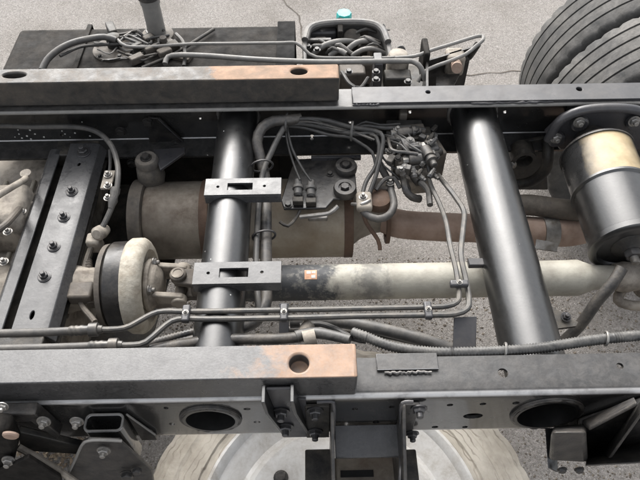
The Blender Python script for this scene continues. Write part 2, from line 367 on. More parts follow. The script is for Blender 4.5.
# near rail
cut = MB()
slot(cut, R3(LT[0], Yn+.003, LT[2]), LT[1]-.001, LT[1]-.001, n=40)
slot(cut, R3(RT[0], Yn+.003, RT[2]), RT[1]-.001, RT[1]-.001, n=40)
for (x, y, rx, rz) in [(473, 416, .017, .0115), (450, 405, .0055, .005), (483, 404, .0055, .005), (516, 403, .006, .006), (435, 427, .006, .005), (465, 427, .005, .005),
                       (247, 409, .006, .005), (257, 422, .006, .005), (346, 424, .006, .007), (376, 422, .006, .007), (172, 424, .005, .006), (166, 408, .004, .005), (150, 431, .005, .005), (392, 407, .005, .005), (355, 409, .005, .005)]:
    p = PY(x, y, Yn); slot(cut, p+V((0, .003, 0)), rx, rz)
for (x, y, r) in [(503, 373, .0085), (620, 366, .006)]:
    p = P(x, y, 0); slot(cut, p, r, r, ax='z')
pr = rail_profile(Yn, 1)
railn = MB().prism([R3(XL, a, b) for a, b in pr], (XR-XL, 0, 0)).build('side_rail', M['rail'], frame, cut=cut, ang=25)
railn['label'] = 'side rail with welded flange plate and round tube ends in its web'
# far rail
cut = MB()
for (x, y, r) in [(428, 93, .006), (579, 90, .0075), (625, 88, .0045), (505, 92, .004)]:
    slot(cut, P(x, y, .0), r, r, ax='z', th=.04)
for (x, y) in [(350, 122), (312, 136), (505, 112), (62, 135), (200, 118), (410, 112)]:
    p = PY(x, y, Yf-.006); slot(cut, p, .0045, .0045)
pr = rail_profile(Yf, -1)
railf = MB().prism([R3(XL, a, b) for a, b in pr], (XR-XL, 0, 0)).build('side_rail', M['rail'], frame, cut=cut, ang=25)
railf['label'] = 'side rail with doubler plate along its top flange'
MB().tube([R3(XL, Yf-FL-.001, -.003), R3(XR, Yf-FL-.001, -.003)], .0045, 10, step=.5).build('flange_glint_strip', M['palepipe'], frame)  # added pale strip painting the bright line along the flange edge
# doubler plate on the far flange, small plate with weld on the near flange
a = P(352, 100, 0).x
cut = MB()
for (x, y, r) in [(428, 93, .0055), (579, 90, .007)]: slot(cut, P(x, y, .006), r, r, ax='z', th=.06)
MB().box(R3((a+XR)/2, Yf-.041, .0045), (XR-a, .056, .009)).build('doubler_plate', M['plate'], frame, bevel=.0015, cut=cut)
weldline(frame, R3(a+.0, Yf-.0705, .004), R3(.15, Yf-.0705, .004), .0028, 'plate')
weldline(frame, R3(.36, Yf-.0705, .004), R3(.55, Yf-.0705, .004), .0028, 'plate')
p0 = P(377, 371, .004); p1 = P(437, 357, .004)
MB().box(((p0.x+p1.x)/2, (p0.y+p1.y)/2+.004, Z0+.004), (p1.x-p0.x, .030, .005)).build('flange_plate', M['rail'], frame, bevel=.001)
weldline(frame, V((p0.x+.012, p0.y-.004, Z0+.004)), V((p1.x-.012, p0.y-.003, Z0+.004)), .0022)
MB().box(R3(.19, Yn+.0165, -.0775), (.27, .004, .128)).build('hole_backing', M['dirty'], frame)  # added dark plate that makes the web holes read as shaded
# cross tubes
for (x, r, z), mt in ((LT, 'gloss'), (RT, 'gloss')):
    m = MB(); L_ = Yf-Yn+.001; t = .005
    m.lathe(R3(x, Yn-.006, z), (0, 1, 0), [(0, r), (L_-.004, r), (L_-.004, r-t), (0, r-t)], 64, closed=True)
    tb = m.build('cross_tube', M[mt], frame)
    rsd = random.Random(int(x*1000))
    for q_ in range(18):
        a_ = radians(rsd.uniform(15, 165)); yy = rsd.uniform(Yn+.09, Yf-.09); s_ = rsd.uniform(.0005, .0016)
        nn = V((cos(a_), 0, sin(a_))); place('paint_chip', DAB, R3(x, yy, z)+nn*(r-.0004), nn, tb, s_/.0022)
    weld(tb, R3(x, Yf-.0075, z), (0, 1, 0), r+.002, 'bead', .005)
    weld(tb, R3(x, Yn+.0075, z), (0, 1, 0), r+.002, 'satin', .004)
    weld(tb, R3(x, Yn-.002, z), (0, 1, 0), r+.001, 'satin', .0042)
    # collar round the tube end outside the web
    MB().lathe(R3(x, Yn-.0005, z), (0, -1, 0), [(0, r+.0065), (.003, r+.006), (.0035, r+.003), (0, r+.003)], 48, closed=True).build('collar', M['satin'], tb)
# grey saddle brackets welded over the slimmer tube
def saddle(c, lx, ly, z, y0, x0, holes):
    cut = MB()
    zc = Z0+z
    cut.box((x0+lx*.46, y0, zc), (lx*.33, ly*.42, .05))
    for hx in (.17, .78): slot(cut, V((x0+lx*hx, y0, zc)), .0032, .0032, ax='z', th=.05)
    m = MB(); m.box((x0+lx/2, y0, zc), (lx, ly, .005))
    o = m.build('saddle_bracket', M['beam'], frame, bevel=.0012, cut=cut)
    f = MB(); f.box((x0+lx/2, y0-ly/2+.0023, zc-.0135), (lx, .0045, .022)); f.build('front_lip', M['beam'], o, bevel=.0015)
    f = MB(); f.box((x0+lx/2, y0+ly/2-.0023, zc-.0135), (lx, .0045, .022)); f.build('rear_lip', M['plate'], o, bevel=.0015)
for (xa, xb, ya, yb, z) in [(204, 281, 179, 196, -.0215), (192, 281, 262.5, 285, -.0215)]:
    A = P(xa, yb, z); B = P(xb, yb, z); T = P((xa+xb)/2, ya, z)
    saddle(None, B.x-A.x, T.y-A.y, z, (A.y+T.y)/2, A.x, True)
# rubber strap clamp and gussets on the wider tube
p = P(566, 316, -.09)
gs = MB().prism([P(538, 298, -.09), P(578, 322, -.09), P(576, 326, -.09), P(545, 330, -.09)], (0, 0, -.006)).build('gusset', M['dirty'], frame)
place('bolt', BOLT, P(566, 317, -.085), (0, -.2, 1), gs, .8)
p = P(484, 263, -.075); MB().box(p, (.065, .018, .012)).build('pipe_lug', M['plate'], frame, bevel=.002)
# chalk dabs inside the far web
for (x, y) in [(15, 137), (19, 134), (22, 138), (27, 136), (31, 139), (35, 134), (44, 137), (62, 131), (65, 134), (70, 137), (75, 133), (18, 130), (30, 130), (50, 148), (34, 150), (82, 122), (28, 151), (38, 162), (90, 136), (186, 146), (178, 140)]:
    place('chalk_dab', DAB, PY(x, y, Yf-.0062), (0, -1, 0), frame, random.uniform(.6, 1.3))

# ---------------------------------------------------------------- sill beams on the rails
def sill(y0, y1, xe, zt, m, label, holes, mt):
    cut = MB()
    for (x, y, rx, ry) in holes: slot(cut, P(x, y, zt), rx, ry, ax='z', th=.05, n=28)
    o = MB().box(((XL+xe)/2, (y0+y1)/2, Z0+zt/2+.0015), (xe-XL, y1-y0, zt-.003)).build('sill_beam', M[mt], None, bevel=.004, cut=cut, seg=3)
    tag(o, label, 'sill beam'); return o
xe = P(357, 362, .07).x
sill(Yn+.002, Yn+.060, xe, .07, None, 'grey painted sill beam with bare orange end lying on gusseted side rail', [(299, 363, .0155, .0155)], 'sill_near')
xe2 = P(339, 72, .07).x
sill(Yf-.056, Yf-.006, xe2, .07, None, 'dusty black sill beam with bare tan end lying beside the fuel tank', [(299, 71, .019, .012), (14, 75, .026, .010)], 'sill_far')
# dark recesses inside the holes are the beam's own depth

# ---------------------------------------------------------------- bolted cross beam over the gearbox
bx = thing('cross_beam', R3(-.59, .85, -.155), 'slanted grey bolted cross beam over the pale gearbox', 'cross beam')
zb = -.105
def beam_pt(px, py, z=zb): return P(px, py, z)
A0, A1 = P(79, 145, zb), P(13, 333, zb)
yA, yB = P(83, 143, zb).y, P(15, 336, zb).y
xc = (P(84, 152, zb).x + P(40, 290, zb).x)/2
cut = MB()
for (x, y) in [(79, 164)]: slot(cut, P(x, y, zb), .0035, .006, ax='z')
slot(cut, P(32, 315, zb), .004, .010, ax='z')
wd = .036
def strip(poly_yz_x, name, mt='plate'):
    pass
prof = [(-wd, 0), (wd*.62, 0), (wd*.95, -.004), (wd+.010, -.026), (wd+.006, -.028), (wd-.004, -.010), (wd*.58, -.005), (-wd+.005, -.005), (-wd+.004, -.045), (-wd, -.045)]
pl = MB().prism([V((xc+a, yB, Z0+zb+b)) for a, b in prof], (0, yA-yB, 0)).build('channel', M['beam'], bx, bevel=.0015, cut=cut)
prof2 = [(-wd-.050, -.010), (-wd-.042, -.003), (-wd-.019, -.003), (-wd-.019, -.008), (-wd-.040, -.008), (-wd-.046, -.013), (-wd-.046, -.05), (-wd-.050, -.05)]
MB().prism([V((xc+a, yB-.02, Z0+zb+b)) for a, b in prof2], (0, yA-yB+.005, 0)).build('angle_iron', M['beam'], bx, bevel=.0015)
MB().prism([V((xc+a, yB, Z0+zb+b)) for a, b in [(-wd-.045, -.05), (wd+.005, -.05), (wd+.005, -.054), (-wd-.045, -.054)]], (0, yA-yB-.01, 0)).build('base_plate', M['dirty'], bx)
for (x, y, s) in [(83.5, 153, 1.25), (72, 192, 1), (64, 217.5, 1), (54, 247, 1), (44.5, 277, 1)]:
    b = place('bolt', BOLT, P(x, y, zb)+V((0, 0, .002)), (0, 0, 1), bx, s*.95, random.random())
    place('washer', WASH, P(x, y, zb)+V((0, 0, .0)), (0, 0, 1), bx, .85*s)
# feet of the beam down to the lower flanges
MB().box((xc-.02, yA-.012, Z0-.128), (.10, .05, .04)).build('foot', M['dirty'], bx, bevel=.003)
MB().box((xc-.02, yB-.03, Z0-.128), (.10, .07, .04)).build('foot', M['dirty'], bx, bevel=.003)

# ---------------------------------------------------------------- propeller shaft, joint and parking brake
zs = -.172
sh0 = P(215, 281, zs); sh1 = P(600, 282, zs); ys = P(400, 281, zs).y
SC = R3(0, ys, zs)
ps = thing('propeller_shaft', R3(.2, ys, zs-.05), 'pale lime-crusted propeller shaft with dark patches and orange sticker', 'propeller shaft')
xs0 = P(205, 281, zs).x; xs1 = P(592, 280, zs).x
r = .0385
MB().lathe(R3(xs0, ys, zs), (1, 0, 0), [(0, r*.5), (.004, r*.9), (.012, r), (xs1-xs0-.07, r), (xs1-xs0-.03, r*1.02), (xs1-xs0, r*.72), (xs1-xs0+.05, r*.66)], 56).build('shaft_tube', M['shaft'], ps, ang=50)
# joint beyond the wider tube
xj = xs1+.05
MB().lathe(R3(xj, ys, zs), (1, 0, 0), [(0, .030), (.02, .034), (.05, .03), (.055, .045), (.07, .045), (.072, .02)], 32).build('rear_yoke', M['cast'], ps)
# sticker wrapped on the shaft
def sticker(pa, pb, name, mt, off):
    m = MB(); n = 8; vs = []
    xa = P(pa[0], 281, zs).x; xb = P(pb[0], 281, zs).x
    for k in range(n+1):
        a = radians(pa[1]+(pb[1]-pa[1])*k/n)
        for x in (xa, xb): vs.append(R3(x, ys-cos(a)*(r+off), zs+sin(a)*(r+off)))
    m.add(vs, [(2*i, 2*i+1, 2*i+3, 2*i+2) for i in range(n)])
    return m.build(name, M[mt], ps)
st = sticker((305, 66), (317, 98), 'sticker', 'orange', .0008)
sticker((307, 84), (311, 93), 'printed_mark', 'chalk', .0013); sticker((311.5, 70), (315.5, 79), 'printed_mark', 'chalk', .0013); sticker((312, 86), (315.5, 92), 'printed_mark', 'chalk', .0013)
# front joint: yoke welded to shaft, cross, flange yoke
xa = P(188, 278, zs).x; xb = P(150, 276, zs).x
fy = MB(); fy.lathe(R3(xs0+.004, ys, zs), (-1, 0, 0), [(0, .036), (.012, .030), (.03, .026)], 32)
for s in (-1, 1):
    fy.prism([R3(xs0-.012, ys-.022, zs+s*.030), R3(xs0-.058, ys-.018, zs+s*.036), R3(xs0-.066, ys, zs+s*.037), R3(xs0-.058, ys+.018, zs+s*.036), R3(xs0-.012, ys+.022, zs+s*.030)], (0, 0, -s*.014))
    fy.cyl(R3(xs0-.050, ys, zs+s*.024), R3(xs0-.050, ys, zs+s*.044), .0175, 20)
fy.build('shaft_yoke', M['castdark'], ps, bevel=.003)
cr = MB(); cx = xs0-.050
cr.cyl(R3(cx, ys, zs-.03), R3(cx, ys, zs+.03), .011); cr.cyl(R3(cx, ys-.046, zs), R3(cx, ys+.046, zs), .011); cr.build('joint_cross', M['castdark'], ps)
MB().lathe(R3(cx, ys, zs+.0445), (0, 0, 1), [(0, .013), (.002, .013), (.002, .010), (.0005, .009)], 20).build('bearing_cap', M['cast'], ps)
yk = MB(); xf = P(158, 276, zs).x
for s in (-1, 1):
    yk.prism([R3(xf, ys+s*.044, zs-.026), R3(cx+.008, ys+s*.044, zs-.018), R3(cx+.017, ys+s*.044, zs), R3(cx+.008, ys+s*.044, zs+.018), R3(xf, ys+s*.044, zs+.026)], (0, -s*.013, 0))
    yk.cyl(R3(cx, ys+s*.030, zs), R3(cx, ys+s*.050, zs), .0165, 20)
yk.lathe(R3(xf-.016, ys, zs), (1, 0, 0), [(0, .058), (.010, .058), (.012, .048), (.02, .046), (.03, .03)], 40)
yk.build('flange_yoke', M['cast'], ps, bevel=.003)
for k in range(4):
    a = pi/4+k*pi/2
    place('bolt', BOLTZ, R3(xf-.004, ys+cos(a)*.05, zs+sin(a)*.05), (1, 0, 0), ps, .9)

bd = thing('parking_brake_drum', R3(xf-.06, ys, zs-.1), 'parking brake drum with white lime crust between the gearbox and the shaft joint', 'brake drum')
xd1 = P(158, 276, zs).x-.006; xd0 = xd1-.050; R_ = .102
def rough(i, k, r): return r*(1+random.uniform(-.007, .007))
MB().lathe(R3(xd0-.002, ys, zs), (1, 0, 0), [(.006, .09), (.006, R_-.004), (.012, R_), (.032, R_+.001), (.040, R_-.004), (.046, R_-.012), (.047, R_-.024), (.040, R_-.030), (.036, .05), (.050, .042), (.05, .02)], 72, fn=rough).build('drum_rim', M['cream'], bd, ang=50)
MB().lathe(R3(xd0-.036, ys, zs), (1, 0, 0), [(0, .03), (0, R_-.014), (.006, R_-.007), (.045, R_-.005)], 56).build('drum_shell', M['paint'], bd)
MB().lathe(R3(xd0-.050, ys, zs), (1, 0, 0), [(0, .04), (.002, R_-.012), (.013, R_-.010), (.014, .05)], 48).build('back_plate', M['castdark'], bd)

# ---------------------------------------------------------------- gearbox
gb = thing('gearbox', R3(-.85, ys, -.45), 'dusty pale cast gearbox under the slanted cross beam', 'gearbox')
gm = MB(); gx = xd0-.07
gm.lathe(R3(gx, ys, zs-.005), (-1, 0, 0), [(-.03, .04), (.02, .045), (.05, .05), (.06, .055)], 40); gm.lathe(R3(gx-.06, ys, zs-.10), (-1, 0, 0), [(0, .05), (.005, .10), (.1, .105), (.2, .115), (.21, .135), (.23, .135), (.24, .12), (.62, .15), (.9, .16)], 40)
case = gm.build('casing', M['cast'], gb, ang=40)
for i in range(5):
    x = gx-.32-.075*i
    MB().lathe(R3(x, ys, zs-.10), (1, 0, 0), [(0, .11), (0, .148), (.009, .148), (.009, .11)], 40, closed=True).build('rib', M['cream'], gb, bevel=.002)
tops = MB(); tops.box(R3(gx-.42, ys+.02, zs+.045), (.22, .17, .05)); tops.build('top_cover', M['cream'], gb, bevel=.010, seg=3)
hs_ = MB().box(R3(gx-.50, ys+.12, -.33), (.78, .76, .26)).build('main_case', M['cast'], gb, bevel=.05, seg=4)
for i in range(7): MB().box(R3(gx-.16-.07*i, ys+.06, -.208), (.010, .56, .03)).build('case_rib', M['cream'], gb, bevel=.003)
for i in range(3): MB().box(R3(gx-.48, ys-.12+.14*i, -.205), (.62, .010, .02)).build('case_rib', M['cream'], gb, bevel=.003)
MB().cyl(R3(gx-.34, ys+.16, -.22), R3(gx-.34, ys+.16, -.165), .05, 28).build('round_boss', M['cream'], gb, bevel=.005)
MB().cyl(R3(gx-.30, ys-.13, -.22), R3(gx-.30, ys-.13, -.175), .04, 28).build('round_boss', M['cast'], gb, bevel=.005)
tops = MB(); tops.box(R3(gx-.25, ys+.17, zs+.03), (.16, .12, .12)); tops.build('side_cover', M['cast'], gb, bevel=.02, seg=3)
for (x, y) in [(8, 232), (22, 212), (4, 262)]:
    place('bolt', BOLTZ, P(x, y, zs+.072), (0, 0, 1), gb, .8)
lev = MB().tube([P(-30, 215, -.02), P(-4, 197, -.03), P(14, 186, -.035), P(24, 180, -.045), P(27, 176, -.08), P(27, 174, -.16)], .007, 12).build('shift_lever', M['cast'], gb)
MB().lathe(P(27, 176, -.06), (0, 0, 1), [(0, .010), (.0, .012), (.010, .012), (.012, .006)], 16).build('lever_joint', M['cast'], lev)
MB().cyl(P(33, 205, -.16), P(33, 207, -.12), .013, 12).build('breather_cap', M['cast'], gb, bevel=.003)
MB().tube([P(-10, 235, -.03), P(5, 225, -.04), P(16, 213, -.06), P(20, 208, -.1)], .007).build('linkage_rod', M['castdark'], gb)
# mounting arm that the beam carries
MB().box(R3(gx-.10, ys, -.185), (.08, .12, .055)).build('mount_block', M['castdark'], gb, bevel=.008)

# ---------------------------------------------------------------- exhaust
zm = -.27
xm0 = P(150, 222, zm).x; xm1 = P(352, 222, zm).x; ym = P(260, 219, zm).y; RM = .098
mf = thing('exhaust_muffler', R3((xm0+xm1)/2, ym, zm-RM), 'dull tan exhaust muffler with dark band running beneath the slimmer cross tube', 'muffler')
MB().lathe(R3(xm0, ym, zm), (1, 0, 0), [(0, .04), (0, RM-.012), (.004, RM-.003), (.012, RM), (xm1-xm0-.06, RM), (xm1-xm0-.02, RM-.012), (xm1-xm0+.02, .055), (xm1-xm0+.05, .042), (xm1-xm0+.09, .036)], 60).build('muffler_shell', M['muffler'], mf, ang=40)
X1 = P(262, 222, zm).x; X2 = P(345, 222, zm).x
MB().lathe(R3(X1, ym, zm), (1, 0, 0), [(0, RM-.02), (0, RM+.0015), (X2-X1, RM+.0015), (X2-X1, RM-.02)], 60, closed=True).build('wrapper_sleeve', M['mufflertan'], mf)
for x in (205, 252, 343):
    X = P(x, 222, zm).x
    MB().lathe(R3(X, ym, zm), (1, 0, 0), [(0, RM-.02), (.0, RM+.003), (.022, RM+.003), (.022, RM-.02)], 56, closed=True).build('strap_band', M['rustdark'] if x != 252 else M['muffler'], mf, bevel=.001)
MB().lathe(R3(xm0-.03, ym, zm), (1, 0, 0), [(0, .05), (0, RM+.006), (.03, RM+.006), (.034, RM-.01)], 56).build('end_ring', M['castdark'], mf)
p = P(202, 205, zm+.07); MB().cyl(p+V((0, .01, 0)), p+V((0, -.014, .012)), .009, 14).build('drain_plug', M['rust'], mf)
hg = MB().tube([P(362, 205, -.19), P(366, 222, -.19), P(378, 240, -.2), P(380, 250, -.21)], .005); hg.build('hanger_hook', M['rustdark'], mf)
zp = zm
ep = thing('exhaust_pipe', R3(.3, ym, zm-.04), 'pinkish rusty exhaust tailpipe passing under the wider cross tube', 'exhaust pipe')
xp0 = xm1+.075
MB().tube([R3(xp0, ym, zm), P(400, 224, zm), P(440, 227, zm), P(500, 229, zm), P(545, 232, zm), P(575, 231, zm), P(610, 220, zm+.01), P(650, 205, zm+.02), P(720, 195, zm+.03)], .036, 24).build('pipe_run', M['rust'], ep)
MB().lathe(P(385, 223, zm), (1, 0, 0), [(0, .036), (.0, .052), (.009, .052), (.009, .036)], 28, closed=True).build('flange', M['rustdark'], ep)
MB().lathe(P(541, 232, zm), (1, 0, 0), [(0, .036), (0, .041), (.035, .041), (.035, .036)], 28, closed=True).build('clamp', M['zinc'], ep)
p = P(536, 240, zm+.03); MB().prism([p, p+V((.05, -.012, 0)), p+V((.045, -.03, -.01)), p+V((-.005, -.02, -.01))], (0, 0, .003)).build('heat_tab', M['zinc'], ep)
MB().tube([P(505, 206, -.22), P(530, 205, -.22), P(560, 209, -.22), P(600, 212, -.22), P(660, 210, -.22)], .026, 20).build('silencer_bypass', M['castdark'], ep)
# ---------------------------------------------------------------- black canister hung from the far rail
zc = -.09
ca = P(600, 150, zc); cb = P(633, 236, zc)
yC0 = 1.145; yC1 = P(630, 243, zc).y; xC0 = P(594, 138, zc).x
cd = V((P(628, 230, zc).x-P(596, 150, zc).x, P(628, 230, zc).y-P(596, 150, zc).y, -.01)).normalized()
cn = thing('air_canister', R3(xC0, 1.0, -.22), 'black cylindrical canister with tan top and end nut bolted inside the side rail', 'canister')
o0 = P(595, 150, zc)
Lc = (P(634, 247, zc)-o0).dot(cd)
RC = .083
split = Lc*.46
MB().lathe(o0, cd, [(.010, .05), (.010, RC-.006), (.016, RC-.002), (split-.003, RC-.002), (split, .05)], 64).build('tan_shell', M['tan_top'], cn, ang=50)
MB().lathe(o0, cd, [(0, .04), (0, RC-.018), (.006, RC-.006), (.014, RC+.001), (.018, RC+.001), (.019, RC-.006)], 64).build('end_rim', M['satin'], cn, ang=50)
MB().lathe(o0+cd*(split-.004), cd, [(0, .05), (0, RC+.002), (.006, RC+.003), (.010, RC-.002), (Lc-split-.02, RC-.004), (Lc-split-.016, RC+.001), (Lc-split-.004, RC+.001), (Lc-split, RC-.004), (Lc-split+.001, RC-.014), (Lc-split-.008, RC-.018), (Lc-split-.006, .03)], 64).build('black_shell', M['gloss'], cn, ang=50)
pe = o0+cd*Lc
n_ = MB().lathe(pe-cd*.012, cd, [(0, .040), (.004, .038), (.012, .022), (.016, .018)], 28).build('end_boss', M['dirty'], cn)
MB().lathe(pe, cd, [(0, .018), (.014, .018), (.018, .015)], 6).build('end_nut', M['boltblack'], cn, bevel=.001)
MB().lathe(pe+cd*.016, cd, [(0, .009), (.016, .009), (.018, .007)], 16).build('stud', M['zinc'], cn)
# mounting bracket
br = MB()
poly = [(545, 133), (562, 116), (585, 108), (640, 108), (665, 118), (668, 142), (640, 150), (560, 150)]
br.prism([PY(x, y, 1.125) for x, y in poly], (0, .012, 0))
br.box(R3(PY(605, 125, 1.15).x, (1.13+Yf-.006)/2, -.06), (.16, Yf-.006-1.13, .05)); bk = br.build('mounting_flange', M['plate'], cn, bevel=.003)
arch = MB().tube([PY(548, 140, 1.118), PY(560, 121, 1.118), PY(580, 111, 1.118), PY(610, 108, 1.118), PY(640, 111, 1.118), PY(662, 124, 1.118)], .011, 12).build('flange_rib', M['plate'], cn)
MB().lathe(o0-cd*.06, cd, [(-.04, .034), (.01, .034), (.04, .045), (.062, .06)], 32).build('neck', M['satin'], cn)
for (x, y) in [(579, 122), (634, 121), (556, 138), (655, 140)]:
    MB().lathe(PY(x, y, 1.124), (0, -1, 0), [(0, .021), (.010, .020), (.014, .016), (.014, .010)], 24).build('boss', M['plate'], cn)
    place('bolt', BOLTZ, PY(x, y, 1.110), (0, -1, .2), cn, 1.1)
# fluid hose from canister end
tag(MB().tube([P(622, 268, -.10), P(612, 284, -.12), P(598, 300, -.15), P(580, 325, -.2), P(560, 345, -.25)], .012, 12).build('canister_hose', M['hose']), 'dark hose dropping from the canister end nut', 'hose')
tag(MB().tube([P(645, 262, -.2), P(628, 282, -.2), P(618, 300, -.21), P(640, 306, -.22), P(670, 300, -.22)], .011, 12).build('elbow_hose', M['cast']), 'pale elbow hose curling beneath the black canister', 'hose')
# spring hanger eye below the far rail
hk = thing('spring_hanger', P(525, 165, -.2), 'dark curved spring hanger with eye below the side rail beside the canister', 'spring hanger')
MB().tube([PY(508, 185, 1.13), PY(530, 182, 1.12), PY(545, 170, 1.12), PY(548, 155, 1.13), PY(548, 140, 1.16)], .014, 12).build('hanger_arm', M['dirty'], hk)
c_ = PY(523, 157, 1.13)
MB().lathe(c_+V((0, .03, 0)), (0, -1, 0), [(0, .012), (0, .030), (.045, .030), (.045, .020), (.02, .018), (.02, .012)], 32, closed=True).build('eye', M['dirty'], hk)
MB().prism([PY(507, 145, 1.17), PY(545, 138, 1.17), PY(548, 190, 1.17), PY(507, 190, 1.17)], (0, .01, 0)).build('hanger_plate', M['dirty'], hk, bevel=.002)
place('bolt', BOLTZ, c_+V((-.028, -.012, -.012)), (-.5, -1, .3), hk, 1.0)

# ---------------------------------------------------------------- fuel tank
zt = -.06
xt0 = P(20, 26, zt).x; xt1 = P(277, 40, zt).x; yt1 = P(150, 26, zt).y; yt0 = Yf+.035
ft = thing('fuel_tank', R3((xt0+xt1)/2, (yt0+yt1)/2, -.42), 'dusty dark box fuel tank with tall filler neck beside the sill beam', 'fuel tank')
MB().box(R3((xt0+xt1+.03)/2, (yt0+yt1)/2, zt-.18), (xt1-xt0+.03, yt1-yt0, .36)).build('tank_shell', M['tank'], ft, bevel=.016, seg=4)
def strapband(xa, xb, m):
    x = (xa+xb)/2; w_ = xb-xa; s = MB()
    s.box(R3(x, (yt0+yt1)/2, zt+.003), (w_, yt1-yt0+.012, .005)); s.box(R3(x, yt1+.004, zt-.18), (w_, .005, .37)); s.box(R3(x, yt0-.004, zt-.18), (w_, .005, .37))
    return s.build('strap', M[m], ft, bevel=.002)
strapband(P(277, 40, zt).x, P(295, 40, zt).x, 'matblack')
strapband(P(83, 40, zt).x, P(88, 40, zt).x, 'tank')
fn = P(158, 36, zt)
MB().lathe(fn, (0, 0, 1), [(-.01, .024), (.10, .0235), (.10, .026), (.13, .026), (.13, .022)], 28).build('filler_neck', M['palepipe'], ft)
MB().lathe(fn+V((0, 0, .115)), (0, 0, 1), [(0, .028), (.004, .031), (.03, .031), (.034, .028)], 28).build('filler_cap', M['hose'], ft)
MB().lathe(fn, (0, 0, 1), [(-.004, .045), (.006, .043), (.012, .030)], 28).build('neck_flange', M['castdark'], ft)
sp = P(113, 50, zt)
sn = MB().lathe(sp, (0, 0, 1), [(-.003, .052), (.004, .052), (.006, .046)], 32).build('sender_plate', M['castdark'], ft)
MB().lathe(sp+V((.005, .012, .005)), (0, 0, 1), [(0, .020), (.03, .018), (.034, .010)], 20).build('sender_housing', M['dirty'], sn)
for k in range(5):
    a = 2*pi*k/5+.3; place('bolt', BOLTG, sp+V((cos(a)*.044, sin(a)*.044, .006)), (0, 0, 1), sn, .55)
MB().box(sp+V((-.005, .05, .02)), (.022, .05, .04), (V((.9, .4, 0)), V((-.4, .9, 0)), V((0, 0, 1)))).build('sender_plug', M['dirty'], sn, bevel=.003)
MB().lathe(P(165, 47, zt), (0, 0, 1), [(-.004, .03), (.01, .028), (.014, .01), (.03, .009)], 20).build('return_fitting', M['castdark'], ft)
MB().box(P(183, 58, zt)+V((0, 0, .004)), (.05, .03, .012), (V((.9, -.35, 0)), V((.35, .9, 0)), V((0, 0, 1)))).build('pipe_bracket', M['castdark'], ft, bevel=.002)
tag(MB().tube([P(42, 70, -.04), P(47, 60, -.03), P(58, 50, -.02), P(72, 43, -.015), P(88, 39, -.015), P(104, 37, -.02), P(116, 40, -.03)], .0085, 12).build('tank_hose', M['greyhose']), 'short grey hose curving onto the fuel tank sender', 'hose')
tag(MB().tube([P(60, 56, -.03), P(80, 47, -.035), P(100, 45, -.035), P(128, 44, -.04), P(150, 47, -.04)], .004, 8).build('sender_wire', M['wire']), 'thin wire looping from the tank sender to the filler neck', 'wire')
tag(MB().tube([P(114, 31, -.03), P(118, 40, -.03), P(126, 46, -.035), P(145, 47, -.04), P(160, 46, -.035), P(190, 44, -.035), P(230, 43.5, -.035), P(276, 43, -.03), P(296, 43, -.03), P(305, 50, -.04), P(316, 57, -.05), P(345, 58, -.055), P(380, 58, -.055), P(402, 57, -.055)], .0042, 10).build('fuel_pipe', M['palepipe']), 'thin grey fuel pipe kinking past the tank strap', 'fuel pipe')
tag(MB().tube([P(165, 64, -.045), P(168, 57, -.04), P(180, 55, -.035), P(210, 56, -.035), P(250, 59, -.035), P(290, 61, -.035), P(330, 62, -.035), P(400, 61, -.04), P(414, 62, -.04), P(421, 68, -.05), P(425, 80, -.08)], .0068, 12).build('fuel_pipe', M['palepipe']), 'thick pale pipe running along the tank and bending down beside the rail', 'fuel pipe')
tag(MB().tube([P(142, 68, -.05), P(172, 55, -.05), P(200, 38, -.05), P(214, 29, -.05)], .0045, 8).build('steel_rod', M['dirty']), 'thin dark rod lying diagonally across the fuel tank', 'rod')
tag(MB().tube([P(176, 34, -.05), P(183, 42, -.045), P(185, 54, -.045), P(184, 66, -.05)], .005, 8).build('vent_hose', M['greyhose']), 'short vent hose crossing the thin pipes on the tank', 'hose')

# ---------------------------------------------------------------- equipment housing behind the far rail
ze = -.10
eq = thing('equipment_housing', P(347, 45, -.4), 'grimy open-topped rounded housing packed with hoses beyond the tank strap', 'housing')
ring = [(303, 62), (302, 42), (306, 27), (318, 21), (345, 19), (372, 20), (384, 26), (391, 42), (393, 62)]
top = [P(x, y, ze) for x, y in ring]
mw = MB(); inn = []
ctr = sum(top, V((0, 0, 0)))/len(top)
for p in top: d = (ctr-p).normalized(); inn.append(p+d*.014)
n = len(top); vs = []
for a, b in zip(top, inn): vs += [a+V((0, 0, -.22)), a, b, b+V((0, 0, -.22))]
fs = []
for i in range(n-1):
    for k in range(4): fs.append((i*4+k, i*4+(k+1) % 4, (i+1)*4+(k+1) % 4, (i+1)*4+k))
fs += [(0, 1, 2, 3), ((n-1)*4+3, (n-1)*4+2, (n-1)*4+1, (n-1)*4)]
mw.add(vs, fs).build('housing_wall', M['house'], eq, bevel=.003)
MB().prism([p+V((0, 0, -.16)) for p in top], (0, 0, -.06)).build('housing_floor', M['castdark'], eq)
MB().tube([P(305, 40, ze+.004), P(309, 29, ze+.004), P(320, 24, ze+.004), P(345, 22, ze+.004), P(370, 23, ze+.004), P(382, 29, ze+.004), P(388, 42, ze+.004)], .010, 10).build('rim_bead', M['house'], eq)
MB().box(P(322, 35, ze-.04), (.085, .05, .05)).build('relay_box', M['plate'], eq, bevel=.006)
MB().box(P(319, 40, ze-.01), (.07, .012, .008)).build('relay_label', M['greyhose'], eq, bevel=.002)
MB().box(P(340, 32, ze-.02), (.016, .07, .05)).build('divider', M['tank'], eq, bevel=.003)
MB().cyl(P(352, 40, ze-.10), P(352, 38, ze-.03), .026, 20).build('pump_body', M['castdark'], eq, bevel=.003)
MB().box(P(366, 32, ze-.05), (.06, .05, .05)).build('valve_body', M['castdark'], eq, bevel=.006)
MB().tube([P(356, 33, ze-.02), P(366, 29, ze-.01), P(376, 32, ze-.02)], .005, 8).build('loose_wire', M['hose'], eq)
